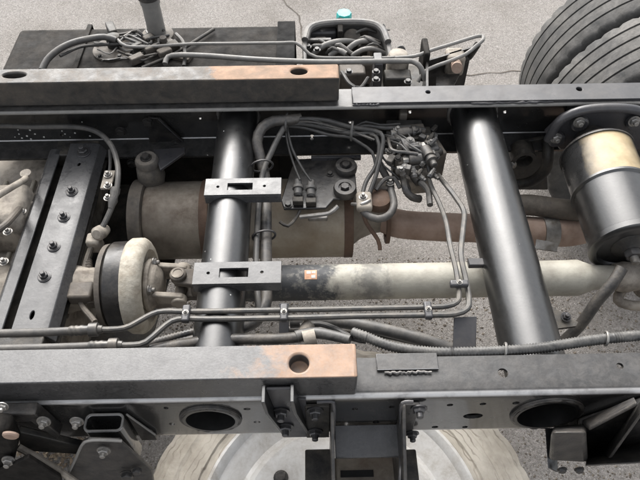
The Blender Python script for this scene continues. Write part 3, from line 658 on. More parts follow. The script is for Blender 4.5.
for (pp, rr_) in [([(313, 54), (325, 45), (342, 41), (358, 43), (372, 50)], .008), ([(345, 52), (356, 43), (368, 41), (380, 45), (390, 52)], .008), ([(352, 56), (362, 50), (374, 49), (388, 55)], .007), ([(330, 56), (338, 50), (346, 54)], .008)]:
    MB().tube([P(x, y, ze-.03+.02*math.sin(i*1.2)) for i, (x, y) in enumerate(pp)], rr_, 12).build('inner_hose', M['palepipe'], eq)
rs = random.Random(2)
for i in range(14):
    x = rs.uniform(308, 378); y = rs.uniform(28, 56)
    if i < 6: MB().box(P(x, y, ze-.05), (rs.uniform(.02, .05), rs.uniform(.02, .04), rs.uniform(.02, .06)), (V((.96, .28, 0)), V((-.28, .96, 0)), V((0, 0, 1)))).build('inner_block', M[rs.choice(['castdark', 'house', 'dirty', 'cast'])], eq, bevel=.004)
    else: MB().tube([P(x, y, ze-.03), P(x+rs.uniform(4, 10), y-rs.uniform(2, 6), ze-.005), P(x+rs.uniform(10, 20), y+rs.uniform(-3, 4), ze-.02), P(min(389, x+rs.uniform(18, 28)), y+rs.uniform(0, 8), ze-.05)], rs.uniform(.003, .006), 8).build('inner_hose', M[rs.choice(['palepipe', 'greyhose', 'house'])], eq)
for (x, y) in [(308, 47), (317, 50), (386, 38)]: place('bolt', BOLTG, P(x, y, ze-.01), (0, 0, 1), eq, .8)
tc_ = P(344, 15.5, -.13)
tag(MB().lathe(tc_+V((0, 0, -.05)), (0, 0, 1), [(0, .018), (.01, .023), (.055, .023), (.06, .021)], 8).build('teal_cap', M['teal']), 'small bright teal plastic cap standing behind the grimy housing', 'cap')
# clutter between housing and rail
cp = thing('pump_unit', P(395, 72, -.3), 'dusty small pump with round top tucked behind the doubler plate', 'pump')
MB().lathe(P(396, 77, -.13), (0, 0, 1), [(0, .030), (.06, .030), (.075, .024), (.08, .012)], 24).build('pump_dome', M['cast'], cp)
MB().box(P(397, 80, -.10), (.07, .04, .04)).build('pump_base', M['dirty'], cp, bevel=.004)
MB().box(P(377, 74, -.09), (.022, .05, .10)).build('pump_bracket', M['plate'], cp, bevel=.003)
MB().box(P(352, 76, -.14), (.07, .06, .06)).build('valve_box', M['castdark'], cp, bevel=.006)
MB().box(P(366, 70, -.14), (.03, .04, .07)).build('side_block', M['castdark'], cp, bevel=.006)
MB().tube([P(342, 72, -.08), P(350, 84, -.07), P(360, 88, -.07), P(368, 78, -.10)], .005, 8).build('pump_wire', M['wire'], cp)
for (x, y) in [(376, 72), (376, 80), (408, 82), (349, 72)]: place('bolt', BOLTG, P(x, y, -.04), (0, 0, 1), cp, .8)
MB().box(P(376, 81, -.20), (.30, .10, .03)).build('mount_shelf', M['dirty'], cp, bevel=.003)
# bracket with pipe loop
pb = thing('bracket_box', P(445, 75, -.3), 'open steel bracket box with a pipe loop beyond the doubler plate', 'bracket')
zb2 = -.06
q = [P(426, 60, zb2), P(472, 46, zb2), P(466, 64, zb2), P(450, 86, zb2), P(426, 90, zb2)]
MB().prism([q[0], q[0]+V((.006, 0, 0)), q[4]+V((.006, 0, 0)), q[4]], (0, 0, -.16)).build('side_plate', M['satin'], pb)
MB().prism([q[0], q[1], q[1]+V((0, -.006, 0)), q[0]+V((0, -.006, 0))], (0, 0, -.16)).build('back_plate', M['satin'], pb)
MB().prism([p+V((0, 0, -.15)) for p in q], (0, 0, -.008)).build('floor_plate', M['dirty'], pb)
MB().prism([P(436, 76, zb2-.05), P(462, 70, zb2-.05), P(450, 92, zb2-.05), P(436, 92, zb2-.05)], (0, 0, -.006)).build('shelf', M['satin'], pb)
MB().box(P(424, 60, zb2-.02), (.016, .07, .09)).build('upright', M['tank'], pb, bevel=.004)
MB().box(P(454, 62, zb2-.03), (.05, .05, .06)).build('sensor_block', M['cast'], pb, bevel=.008)
MB().cyl(P(456, 64, zb2-.02), P(457, 68, zb2+.01), .014, 16).build('sensor_cap', M['rust'], pb)
tag(MB().tube([P(395, 58, -.05), P(415, 56, -.05), P(432, 50, -.04), P(455, 43, -.03), P(474, 37, -.02), P(482, 36, -.02), P(483, 40, -.02), P(476, 46, -.03), P(466, 54, -.04), P(450, 61, -.05), P(436, 66, -.06), P(424, 72, -.07), P(418, 82, -.09)], .005, 10).build('looped_pipe', M['palepipe']), 'long grey pipe looped out and back over the bracket box', 'pipe')
tag(MB().tube([P(478, 44, -.03), P(474, 50, -.05), P(470, 56, -.08), P(464, 60, -.09)], .009, 10).build('pipe_connector', M['dirty']), 'short dark connector at the turn of the looped pipe', 'connector')
tag(MB().cyl(P(401, 50, -.09), P(401, 50, -.07), .012, 16).build('rubber_plug', M['hose'], bevel=.002), 'small black rubber plug beside the grimy housing', 'plug')

# ---------------------------------------------------------------- wheels
def wheel(y0, wid, label, xa, za, Rt):
    t = thing('rear_wheel', (xa, y0+wid/2, Z0+za-Rt), label, 'wheel')
    n = 180; wds = wid
    prof = [(0.0, Rt*.56), (.004, Rt*.62), (.0, Rt*.74), (-.006, Rt*.84), (-.004, Rt*.93), (.001, Rt*.975)]
    shoulder = len(prof)
    g = [.2, .4, .6, .8]
    prof += [(.006, Rt*.988), (.012, Rt*.994)]
    for k in g:
        c = wid*k; prof += [(c-.0036, Rt), (c-.0024, Rt-.006), (c+.0024, Rt-.006), (c+.0036, Rt)]
    prof += [(wid-.012, Rt*.994), (wid-.006, Rt*.988), (wid-.001, Rt*.975), (wid+.004, Rt*.93), (wid+.006, Rt*.84), (wid, Rt*.74), (wid-.004, Rt*.62), (wid, Rt*.56)]
    sh = {shoulder-1, shoulder, shoulder+1, len(prof)-7, len(prof)-8, len(prof)-6}
    def fn(i, k, r): return r-(.006 if (i in sh and k % 4 == 0) else 0)
    m = MB().lathe((xa, y0, Z0+za), (0, 1, 0), prof, n, fn=fn, closed=True); m.build('tyre', M['tyre'], t, ang=30)
    MB().lathe((xa, y0, Z0+za), (0, 1, 0), [(.01, Rt*.57), (.02, Rt*.5), (.05, Rt*.48), (wid*.6, Rt*.46), (wid*.6, .09), (wid*.62, .09), (wid*.65, Rt*.47), (wid-.03, Rt*.5), (wid-.01, Rt*.57)], 48).build('rim', M['dirty'], t)
    return t
XA, ZA, RTY = 1.075, -.36, .38
wheel(1.33, .212, 'dark dual tyre closest to the frame rail with grooved tread', XA, ZA, RTY)
wheel(1.562, .212, 'dark grooved outer dual tyre standing on the open pavement', XA, ZA, RTY)

sw = P(341, 527, -.33); RS = .372
spw = thing('spare_wheel', sw+V((0, 0, -.2)), 'mud-whitened spare wheel lying flat beneath the outrigger brackets', 'wheel')
prof = [(-.02, .272), (.006, .27), (.012, .276), (.006, .284), (.006, .292), (.010, .295), (.007, .306), (.003, .318), (-.001, .320), (-.002, .326), (.0, .330), (-.006, .345), (-.012, .347), (-.012, .354), (-.018, .356), (-.03, .368), (-.05, .372), (-.15, .372), (-.18, .36), (-.20, .33), (-.205, .28), (-.19, .245)]
prof = [(t_, r_ if r_ < .295 else .295+(r_-.295)*1.42) for t_, r_ in prof]
MB().lathe(sw, (0, 0, 1), prof, 140, closed=True, fn=lambda i, k, r: r+random.uniform(-.0009, .0009)-(.004 if (12 <= i <= 15 and k % 4 == 0) else 0)).build('tyre', M['mudtyre'], spw, ang=30)
MB().lathe(sw, (0, 0, 1), [(.013, .276), (.015, .270), (.010, .262), (.002, .256), (-.004, .240), (-.014, .214), (-.012, .205), (-.002, .199), (.002, .192), (.000, .14), (-.012, .10), (-.012, .075), (-.03, .072), (-.19, .20), (-.20, .25), (-.02, .26)], 96, closed=True).build('rim', M['wheelwhite'], spw, ang=30)
b0 = P(281, 478, -.33)-sw; a0 = math.atan2(b0.y, b0.x); rb = math.hypot(b0.x, b0.y)
for k in range(6):
    a = a0+radians(60*k); place('wheel_bolt', BOLTG, sw+V((cos(a)*rb, sin(a)*rb, .001)), (0, 0, 1), spw, 1.2)
# ---------------------------------------------------------------- outriggers and brackets on the near rail
def outrigger(name, px0, px1, label, grp):
    xr = PY(px1, 410, Yn-.01).x; th = .006
    t = thing(name, V((xr, Yn-.06, Z0-.34)), label, 'bracket', grp)
    # side plate in the Y-Z plane with a folded edge towards -X
    z1 = -.012; dep = .145
    poly = [V((xr, Yn-.001, Z0+z1)), V((xr, Yn-.02, Z0+z1)), V((xr, Yn-.05, Z0-.045)), V((xr, Yn-dep, Z0-.11)), V((xr, Yn-dep, Z0-.34)), V((xr, Yn-.001, Z0-.34))]
    MB().prism(poly, (-th, 0, 0)).build('side_plate', M['satin'], t, bevel=.0015)
    xl = PY(px0, 420, Yn-.01).x
    MB().box(((xl+xr)/2-.003, Yn-.0045, Z0-.085), (xr-xl-.008, .006, .135)).build('web_flange', M['dirty'], t, bevel=.001)
    MB().box(((xl+xr)/2-.003, Yn-dep+.003, Z0-.23), (xr-xl-.008, .006, .22)).build('front_flange', M['dirty'], t, bevel=.001)
    return t, xl, xr
o1, xl, xr = outrigger('outrigger_bracket', 305, 334, 'black folded outrigger bracket beside the triangular gusset', 'outriggers over the spare wheel')
for y in (410, 431): place('bolt', BOLT, PY(315, y, Yn-.008), (0, -1, 0), o1, 1.1)
MB().tube([PY(317, 402, Yn-.012), PY(331, 401.5, Yn-.012), PY(334, 405, Yn-.014), PY(334, 418, Yn-.02), PY(333, 440, Yn-.03), PY(333, 480, Yn-.08), PY(333, 510, Yn-.13)], .003, 8).build('edge_lip', M['plate'], o1)
o2 = thing('outrigger_bracket', PY(402, 420, Yn)+V((0, -.06, -.3)), 'black folded outrigger bracket beside the oval web hole', 'bracket', 'outriggers over the spare wheel')
xr = PY(401, 410, Yn-.01).x
poly = [V((xr, Yn-.001, Z0-.012)), V((xr, Yn-.012, Z0-.012)), V((xr, Yn-.05, Z0-.045)), V((xr, Yn-.145, Z0-.11)), V((xr, Yn-.145, Z0-.34)), V((xr, Yn-.001, Z0-.34))]
MB().prism(poly, (.006, 0, 0)).build('side_plate', M['satin'], o2, bevel=.0015)
MB().box((xr+.016, Yn-.0045, Z0-.08), (.028, .006, .125)).build('web_flange', M['satin'], o2, bevel=.001)
MB().box((xr+.018, Yn-.1, Z0-.25), (.028, .006, .22)).build('front_flange', M['dirty'], o2, bevel=.001)
MB().tube([PY(413, 402, Yn-.012), PY(405, 402, Yn-.012), PY(401, 406, Yn-.014), PY(401, 420, Yn-.02), PY(401, 446, Yn-.04), PY(400, 480, Yn-.10), PY(400, 510, Yn-.13)], .003, 8).build('edge_lip', M['plate'], o2)
for (x, y, s) in [(419, 408, 1.1), (412, 433, 1.0)]: place('bolt', BOLT, PY(x, y, Yn-.008), (0, -1, 0), o2, s)
# plate tying the two outriggers together
a = PY(334, 429, Yn-.01); b = PY(400, 429, Yn-.01)
zt_ = a.z
tag(MB().prism([V((a.x+.001, Yn-.003, zt_)), V((b.x-.001, Yn-.003, zt_)), V((b.x-.001, Yn-.056, zt_-.012)), V((a.x+.001, Yn-.056, zt_-.012))], (0, 0, -.006)).build('tie_plate', M['beam'], bevel=.0015), 'grey tie plate bridging the two folded outrigger brackets', 'plate')
zw = -.215; ya_ = P(367, 456, zw).y; yb_ = P(367, 540, zw).y
sb = MB().box(((a.x+b.x)/2, (ya_+yb_)/2, Z0+zw-.03), (b.x-a.x-.004, ya_-yb_, .06)).build('carrier_block', M['muffler'], bevel=.004)
for (xa_, xb_) in ((305, 332), (402, 416)):
    A_ = P(xa_, 449, -.19); B_ = P(xb_, 449, -.19); yq = P(320, 540, -.19).y
    MB().box(((A_.x+B_.x)/2, (A_.y+yq)/2, Z0-.21), (B_.x-A_.x, A_.y-yq, .04)).build('lower_channel', M['dirty'], o1 if xa_ == 305 else o2, bevel=.003)
tag(sb, 'tan dusty carrier block under the grey tie plate', 'carrier')
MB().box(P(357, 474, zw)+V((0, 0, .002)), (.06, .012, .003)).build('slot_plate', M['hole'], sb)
# triangular gusset bracket
gu = thing('gusset_bracket', PY(280, 430, Yn), 'black triangular gusset bracket bolted below the sill beam hole', 'bracket')
for (pa, pb) in [((258, 383), (276, 434)), ((287, 383), (299, 434))]:
    xa = PY(pa[0]+3, 395, Yn-.02).x; th = .006
    poly = [V((xa, Yn-.001, Z0+.055)), V((xa, Yn-.03, Z0+.055)), V((xa+.004, Yn-.034, Z0+.02)), V((xa+.022, Yn-.004, Z0-.150)), V((xa+.022, Yn-.001, Z0-.150))]
    MB().prism(poly, (th, 0, 0)).build('side_gusset', M['gloss'], gu, bevel=.001)
p = PY(283, 410, Yn-.003)
xa = PY(264, 395, Yn-.02).x; xb = PY(289, 395, Yn-.02).x
MB().prism([V((xa+.002, Yn-.002, Z0+.05)), V((xb+.004, Yn-.002, Z0+.05)), V((xb+.024, Yn-.002, Z0-.15)), V((xa+.024, Yn-.002, Z0-.15))], (0, -.005, 0)).build('base_plate', M['plate'], gu, bevel=.001)
for (x, y) in [(281, 411), (285.5, 426)]: place('bolt', BOLT, PY(x, y, Yn-.008), (0, -1, 0), gu, 1.15)
p = PY(303, 412, Yn-.003)
tag(MB().box(p+V((-.001, 0, -.01)), (.014, .004, .13)).build('packing_strip', M['plate'], bevel=.001), 'narrow grey packing strip between gusset and outrigger', 'strip')

# square tube bracket
sq = thing('square_tube_bracket', PY(110, 445, Yn-.05)+V((0, 0, -.15)), 'open square tube bracket with bright edges on the side rail', 'bracket')
ztp = -.036
x0_ = P(85, 420, ztp).x; x1_ = P(124, 420, ztp).x; y1_ = Yn-.0035; y0_ = P(105, 432, ztp).y
def rrect(ins, r_, z):
    out = []; hx = (x1_-x0_)/2-ins; hy = (y1_-y0_)/2-ins; cx_ = (x0_+x1_)/2; cy_ = (y0_+y1_)/2
    for (sx, sy, a0) in [(1, 1, 0), (-1, 1, 90), (-1, -1, 180), (1, -1, 270)]:
        for k in range(5):
            a = radians(a0+90*k/4); out.append(R3(cx_+sx*(hx-r_)+cos(a)*r_, cy_+sy*(hy-r_)+sin(a)*r_, z))
    return out
n = 20; vs = rrect(0, .010, ztp)+rrect(.004, .007, ztp)+rrect(0, .010, ztp-.13)+rrect(.004, .007, ztp-.13); fs = []
for i in range(n):
    j = (i+1) % n; fs += [(i, j, n+j, n+i), (i, 2*n+i, 2*n+j, j), (n+i, n+j, 3*n+j, 3*n+i), (2*n+i, 3*n+i, 3*n+j, 2*n+j)]
MB().add(vs, fs).build('square_tube', M['rail'], sq, bevel=.0008)
lip = rrect(.002, .008, ztp+.0005); lip.append(lip[0])
MB().tube(lip, .0019, 8, sm=False, cap=False).build('bright_edge', M['palepipe'], sq)
MB().prism(rrect(.0045, .006, ztp-.06), (0, 0, -.004)).build('tube_floor', M['dirty'], sq)
place('bolt', BOLTZ, R3((x0_+x1_)/2+.012, (y0_+y1_)/2-.012, ztp-.06), (0, 0, 1), sq, .9)
wg = [V((x1_+.002, Yn-.002, Z0-.04)), V((x1_+.03, Yn-.002, Z0-.13)), V((x1_+.03, Yn-.002, Z0-.15)), V((x1_+.002, Yn-.002, Z0-.15))]
MB().prism(wg, (0, -.005, 0)).build('side_wing', M['satin'], sq, bevel=.001)
MB().tube([wg[0]+V((0, -.003, .001)), wg[1]+V((0, -.003, .001))], .0018, 6).build('wing_edge', M['palepipe'], sq)
lw = [PY(88, 440, Yn-.055), PY(120, 441, Yn-.055), PY(152, 470, Yn-.05), PY(160, 520, Yn-.05), PY(40, 520, Yn-.05), PY(66, 478, Yn-.05), PY(82, 443, Yn-.055)]
MB().prism(lw, (0, .006, 0)).build('lower_plate', M['satin'], sq, bevel=.002)
MB().tube([PY(122, 441, Yn-.056), PY(100, 440, Yn-.057), PY(88, 441, Yn-.057), PY(82, 445, Yn-.057), PY(75, 460, Yn-.055), PY(66, 478, Yn-.053), PY(52, 505, Yn-.053)], .0024, 8).build('bright_edge', M['palepipe'], sq)
for (x, y, s, m_) in [(104, 450, .9, BOLTZ), (128, 474, 1.1, BOLTG), (77, 421, .9, BOLTZ), (137, 470, .8, BOLTG)]:
    place('bolt', m_, PY(x, y, Yn-.06 if y > 430 else Yn-.03), (0, -1, .2), sq, s)
# clutter casting at the far end of the near rail
cl = thing('suspension_bracket', PY(25, 440, Yn-.05)+V((0, 0, -.12)), 'grimy cast suspension bracket with orange rust spot beside the square tube bracket', 'bracket')
MB().prism([PY(-40, 404, Yn-.004), PY(38, 402, Yn-.004), PY(63, 424, Yn-.006), PY(60, 428, Yn-.006), PY(34, 410, Yn-.006), PY(-40, 412, Yn-.006)], (0, -.02, 0)).build('upper_arm', M['satin'], cl, bevel=.002)
MB().prism([PY(-40, 408, Yn-.03), PY(14, 412, Yn-.03), PY(22, 430, Yn-.03), PY(16, 455, Yn-.04), PY(-5, 470, Yn-.04), PY(-40, 470, Yn-.04)], (0, -.03, 0)).build('cast_body', M['tank'], cl, bevel=.008, seg=3)
MB().lathe(PY(11, 434, Yn-.061), (0, -1, 0), [(0, .012), (.003, .012), (.005, .010)], 20).build('rust_pad', M['rust'], cl)
MB().prism([PY(20, 425, Yn-.02), PY(84, 440, Yn-.015), PY(84, 448, Yn-.015), PY(22, 444, Yn-.02)], (0, -.012, 0)).build('link_plate', M['dirty'], cl, bevel=.002)
MB().tube([PY(18, 447, Yn-.04), PY(38, 458, Yn-.05), PY(58, 470, Yn-.06), PY(80, 485, Yn-.07)], .006, 10).build('diagonal_rod', M['cast'], cl)
MB().prism([PY(-10, 476, Yn-.08), PY(28, 458, Yn-.08), PY(60, 478, Yn-.08), PY(70, 510, Yn-.08), PY(-20, 510, Yn-.08)], (0, .008, 0)).build('lower_plate', M['tank'], cl, bevel=.002)
for (x, y, s) in [(9, 460, .9), (44, 421, .9), (3, 406, .7)]: place('bolt', BOLTZ, PY(x, y, Yn-.072 if y > 440 else Yn-.03), (0, -1, .3), cl, s)

# spring bracket at the wider tube end
sg = thing('spring_bracket', PY(590, 450, Yn-.05)+V((0, 0, -.1)), 'black welded spring bracket with sloping ribs outside the wider tube end', 'bracket')
MB().prism([PY(578, 418, Yn-.002), PY(640, 397, Yn-.002), PY(700, 385, Yn-.002), PY(700, 440, Yn-.002), PY(575, 452, Yn-.002)], (0, -.012, 0)).build('back_plate', M['satin'], sg, bevel=.002)
MB().prism([PY(582, 420, Yn-.014), PY(634, 397, Yn-.014), PY(637, 402, Yn-.05), PY(590, 427, Yn-.05)], (0, -.004, -.006)).build('upper_rib', M['satin'], sg, bevel=.002)
MB().prism([PY(640, 401, Yn-.014), PY(646, 404, Yn-.06), PY(608, 458, Yn-.07), PY(602, 452, Yn-.014)], (.006, 0, .003)).build('sloping_rib', M['satin'], sg, bevel=.002)
cbx = MB(); 
cbx.hexa([PY(549, 460, Yn-.07), PY(588, 462, Yn-.07), PY(588, 460, Yn-.012), PY(549, 458, Yn-.012), PY(551, 432, Yn-.07), PY(586, 432, Yn-.07), PY(586, 424, Yn-.012), PY(553, 426, Yn-.012)])
cbx.build('box_section', M['satin'], sg, bevel=.007, seg=3)
MB().prism([PY(545, 428, Yn-.01), PY(553, 428, Yn-.01), PY(556, 472, Yn-.07), PY(548, 468, Yn-.07)], (.004, 0, 0)).build('edge_plate', M['gloss'], sg, bevel=.001)
MB().prism([PY(588, 452, Yn-.012), PY(660, 440, Yn-.012), PY(660, 461, Yn-.08), PY(586, 465, Yn-.08)], (0, 0, -.006)).build('bottom_flange', M['satin'], sg, bevel=.002)
for (x, y) in [(562, 469), (579, 469)]: place('bolt', BOLTG, PY(x, y, Yn-.075), (0, -1, .1), sg, .7)

# ---------------------------------------------------------------- rubber mount by the far rail
rm = thing('rubber_mount', P(150, 175, -.25), 'round rubber mount with bolt on a tapered arm between beam and muffler', 'mount')
mt0 = P(146, 158, -.11)
MB().lathe(mt0, (0, 0, -1), [(0, .010), (0, .024), (.006, .028), (.018, .028), (.02, .022), (.03, .030), (.06, .034), (.09, .026), (.14, .026)], 32).build('rubber_bush', M['concrete'], rm)
place('bolt', BOLTG, mt0, (0, 0, 1), rm, 1.1)
MB().prism([P(153, 149, -.12), P(185, 147, -.12), P(185, 152, -.12), P(160, 170, -.12)], (0, 0, -.008)).build('arm_plate', M['plate'], rm, bevel=.002)
MB().prism([PY(148, 116, Yf-.012), PY(160, 117, Yf-.012), PY(184, 140, Yf-.012), PY(184, 150, Yf-.012), PY(150, 150, Yf-.012)], (0, -.006, 0)).build('web_plate', M['paint'], rm, bevel=.001)
for (x, y) in [(148, 122), (177, 143), (121, 131), (132, 163)]: place('bolt', BOLTG, PY(x, y, Yf-.019), (0, -1, 0), rm, 1.1)
MB().tube([PY(158, 119, Yf-.02), PY(184, 143, Yf-.02)], .0018, 6).build('plate_edge', M['plate'], rm)

# cable from the left to the brake drum
ck = thing('brake_cable', P(105, 200, -.2), 'grey brake cable arching over the cross beam down to the brake drum', 'cable')
cpts = [P(-60, 128, -.07), P(0, 126, -.07), P(30, 127, -.07), P(75, 127, -.07), P(97, 132, -.065), P(111, 145, -.06), P(117, 162, -.06), P(118, 178, -.06), P(115, 198, -.08), P(108, 216, -.10), P(102, 228, -.11)]
MB().tube(cpts, .0062, 10).build('cable_sheath', M['greyhose'], ck)
MB().tube([P(110, 150, -.08), P(110, 168, -.09), P(106, 190, -.10)], .004, 8).build('inner_tube', M['wire'], ck)
MB().box(P(108, 180, -.085), (.024, .055, .006)).build('clamp_plate', M['cast'], ck, bevel=.001)
for y in (175, 186, 198): place('bolt', BOLTZ, P(108, y, -.08), (0, 0, 1), ck, .75)
MB().lathe(P(116, 188, -.072), P(111, 208, -.09)-P(116, 188, -.072), [(0, .010), (.01, .011), (.02, .008), (.03, .011), (.04, .008), (.048, .006)], 14).build('ferrule', M['greyhose'], ck)
MB().lathe(P(101, 232, -.12), (-.15, -.7, .5), [(-.02, .012), (0, .016), (.014, .016), (.02, .010)], 16).build('adjuster_nut', M['cast'], ck)
MB().box(P(95, 243, -.14), (.03, .03, .04)).build('lever_end', M['cast'], ck, bevel=.006)
MB().tube([P(88, 260, -.15), P(90, 285, -.15), P(91, 305, -.15)], .009, 10, step=.003, radii=lambda i, m: .009 if i % 2 else .0065).build('return_spring', M['castdark'], ck)
MB().box(P(82, 293, -.14), (.05, .04, .03)).build('spring_anchor', M['castdark'], ck, bevel=.005)
MB().tube([P(96, 238, -.13), P(90, 250, -.14), P(84, 270, -.15), P(80, 300, -.15), P(95, 322, -.14)], .006, 8).build('lower_rod', M['castdark'], ck)

# ---------------------------------------------------------------- bracket plate with switches and rubber mounts
sp_ = thing('switch_bracket', P(318, 190, -.25), 'black bracket plate with two round bushes and two plug switches', 'bracket')
zq = -.13
poly = [(290, 172), (295, 159), (338, 157), (354, 158), (357, 192), (352, 199), (334, 199), (326, 208), (284, 209), (281, 200)]
MB().prism([P(x, y, zq) for x, y in poly], (0, 0, -.006)).build('base_plate', M['paint'], sp_, bevel=.002)
MB().box(P(336, 158, zq+.004), (.12, .008, .012)).build('plate_rib', M['plate'], sp_, bevel=.001)
for (x, y) in [(346, 164), (345, 186)]:
    c = P(x, y, zq+.018)
    b_ = MB().lathe(c+V((0, 0, -.02)), (0, 0, 1), [(0, .026), (.012, .027), (.018, .024), (.018, .015), (.013, .013)], 28).build('round_bush', M['hose'], sp_)
    place('bolt', BOLTG, c+V((0, 0, -.008)), (0, 0, 1), sp_, 1.15)
for (x, y) in [(298, 187), (311, 188)]:
    c = P(x, y+9, zq+.016); d = (P(x, y-9, zq+.024)-c)
    MB().lathe(c, d, [(0, .006), (.004, .010), (.018, .010), (.019, .013), (.026, .013), (.027, .009), (.042, .009), (.044, .006)], 16).build('plug_switch', M['greyhose'], sp_, ang=30)
    MB().box(P(x, y+14, zq+.01), (.024, .016, .016)).build('switch_foot', M['dirty'], sp_, bevel=.002)
place('bolt', BOLTG, P(330, 174, zq+.001), (0, 0, 1), sp_, .7)
place('bolt', BOLTG, P(288, 205, zq+.001), (0, 0, 1), sp_, .8)
MB().tube([P(300, 217, -.14), P(318, 215, -.13), P(330, 213, -.12), P(338, 206, -.11)], .005, 8).build('ground_strap', M['zinc'], sp_)
MB().tube([P(280, 222, -.15), P(288, 226, -.15), P(296, 218, -.15), P(300, 210, -.14)], .004, 8).build('loop_wire', M['hose'], sp_)
MB().box(P(318, 218, -.15), (.045, .012, .012)).build('end_block', M['zinc'], sp_, bevel=.003)

# ---------------------------------------------------------------- hoses and wires
tag(MB().tube([P(300, 118, -.035), P(288, 120, -.03), P(274, 121, -.03), P(262, 128, -.035), P(257, 142, -.05), P(261, 160, -.07), P(265, 180, -.09), P(266, 210, -.095), P(266, 245, -.095), P(266, 280, -.10), P(265, 305, -.10), P(255, 321, -.09), P(238, 329, -.08), P(215, 337, -.075), P(190, 342, -.075), P(150, 349, -.08), P(90, 351, -.09), P(0, 353, -.10), P(-60, 354, -.1)], .0125, 16).build('black_hose', M['hose']), 'thick black hose arching over and running down beside the slimmer tube', 'hose')
tag(MB().tube([P(286, 124, -.04), P(278, 138, -.05), P(270, 155, -.06), P(263, 172, -.07), P(259, 200, -.08), P(257, 235, -.085), P(256, 265, -.09), P(258, 300, -.09), P(259, 312, -.09)], .0065, 12).build('grey_hose', M['greyhose']), 'slim grey hose strapped beside the thick black hose', 'hose')
for (x, y, z) in [(262, 166, -.06), (264, 236, -.088)]:
    c = P(x, y, z)
    tag(MB().tube([c+V((.024*cos(a), .004*cos(a), .018*sin(a))) for a in [2*pi*k/20 for k in range(21)]], .0025, 6, sm=False).build('cable_tie', M['boltblack']), 'black cable tie round the paired hoses '+('below the arch' if y < 200 else 'between the saddle brackets'), 'cable tie')
wires = [
 ([(286, 122, -.04), (300, 119, -.03), (325, 120, -.03), (350, 127, -.04), (375, 131, -.05), (383, 137, -.05), (381, 155, -.07), (376, 175, -.09), (369, 195, -.11)], .0065),
 ([(286, 124, -.045), (305, 124, -.04), (330, 129, -.045), (352, 134, -.05), (372, 134, -.055), (379, 145, -.06), (376, 165, -.085), (366, 182, -.1), (361, 200, -.11)], .006),
 ([(287, 126, -.05), (305, 128, -.05), (330, 135, -.05), (348, 137, -.055), (360, 143, -.06), (372, 152, -.07), (376, 166, -.09)], .0045),
 ([(285, 127, -.05), (288, 145, -.07), (294, 165, -.09), (300, 180, -.1)], .0035),
 ([(287, 127, -.05), (292, 148, -.07), (302, 168, -.09), (311, 181, -.1)], .0035),
 ([(352, 130, -.045), (365, 126, -.05), (385, 128, -.05), (410, 127, -.05), (425, 130, -.06)], .006),
 ([(352, 128, -.05), (366, 122, -.05), (380, 125, -.05), (400, 124, -.05)], .004),
 ([(378, 155, -.08), (384, 166, -.09), (394, 174, -.1), (400, 180, -.11)], .003),
 ([(380, 153, -.08), (388, 164, -.09), (398, 170, -.1)], .003),
]
wl = ['thick grey wire bundle sweeping from hose arch to ring clamp', 'grey wire bundle below the uppermost bundle', 'slim wire sagging under the bundle over the switch bracket', 'thin lead dropping to the plug switch beside the hose arch', 'thin lead dropping to the plug switch beside the round bush', 'grey conduit running across into the valve stack', 'thin peaked wire behind the valve stack conduit', 'thin silvery lead at the valve stack side', 'short thin lead touching the valve stack']
for (pts, r_), lb in zip(wires, wl):
    tag(MB().tube([P(*a) for a in pts], r_*.82, 10).build('wire', M['wire']), lb, 'wire', 'wires over the switch bracket')
for (x, y, z, lb) in [(287, 122, -.04, 'at the hose arch'), (352, 131, -.045, 'where the wire bundles meet')]:
    c = P(x, y, z)
    tag(MB().tube([c+V((.003*cos(a), .022*cos(a), .02*sin(a))) for a in [2*pi*k/20 for k in range(21)]], .003, 6, sm=False).build('cable_tie', M['greyhose']), 'pale cable tie round the wires '+lb, 'cable tie')
rc = thing('ring_clamp', P(372, 205, -.2), 'pale ring clamp holding a looped hose beneath the wire bundle', 'clamp')
MB().tube([P(362, 196, -.12), P(360, 205, -.12), P(366, 214, -.12), P(378, 219, -.12), P(389, 215, -.12), P(394, 205, -.12), P(391, 190, -.12), P(387, 178, -.12), P(380, 166, -.11)], .0085, 12).build('looped_hose', M['greyhose'], rc)
MB().box(P(364, 202, -.11), (.035, .05, .02)).build('clamp_body', M['cast'], rc, bevel=.006)
MB().box(P(383, 187, -.13), (.05, .035, .03)).build('clamp_foot', M['castdark'], rc, bevel=.005)
MB().lathe(P(378, 203, -.14), (0, 0, 1), [(0, .03), (.02, .028), (.024, .018)], 20).build('hose_end', M['rustdark'], rc)
MB().tube([P(352, 204, -.12), P(362, 204, -.1), P(370, 200, -.1)], .004, 8).build('clamp_tail', M['zinc'], rc)
place('bolt', BOLTZ, P(363, 197, -.10), (0, 0, 1), rc, .8); place('bolt', BOLTZ, P(390, 183, -.11), (0, 0, 1), rc, .8)
MB().tube([P(376, 190, -.11), P(384, 180, -.1), P(394, 178, -.1), P(400, 188, -.11)], .005, 8).build('loose_lead', M['wire'], rc)

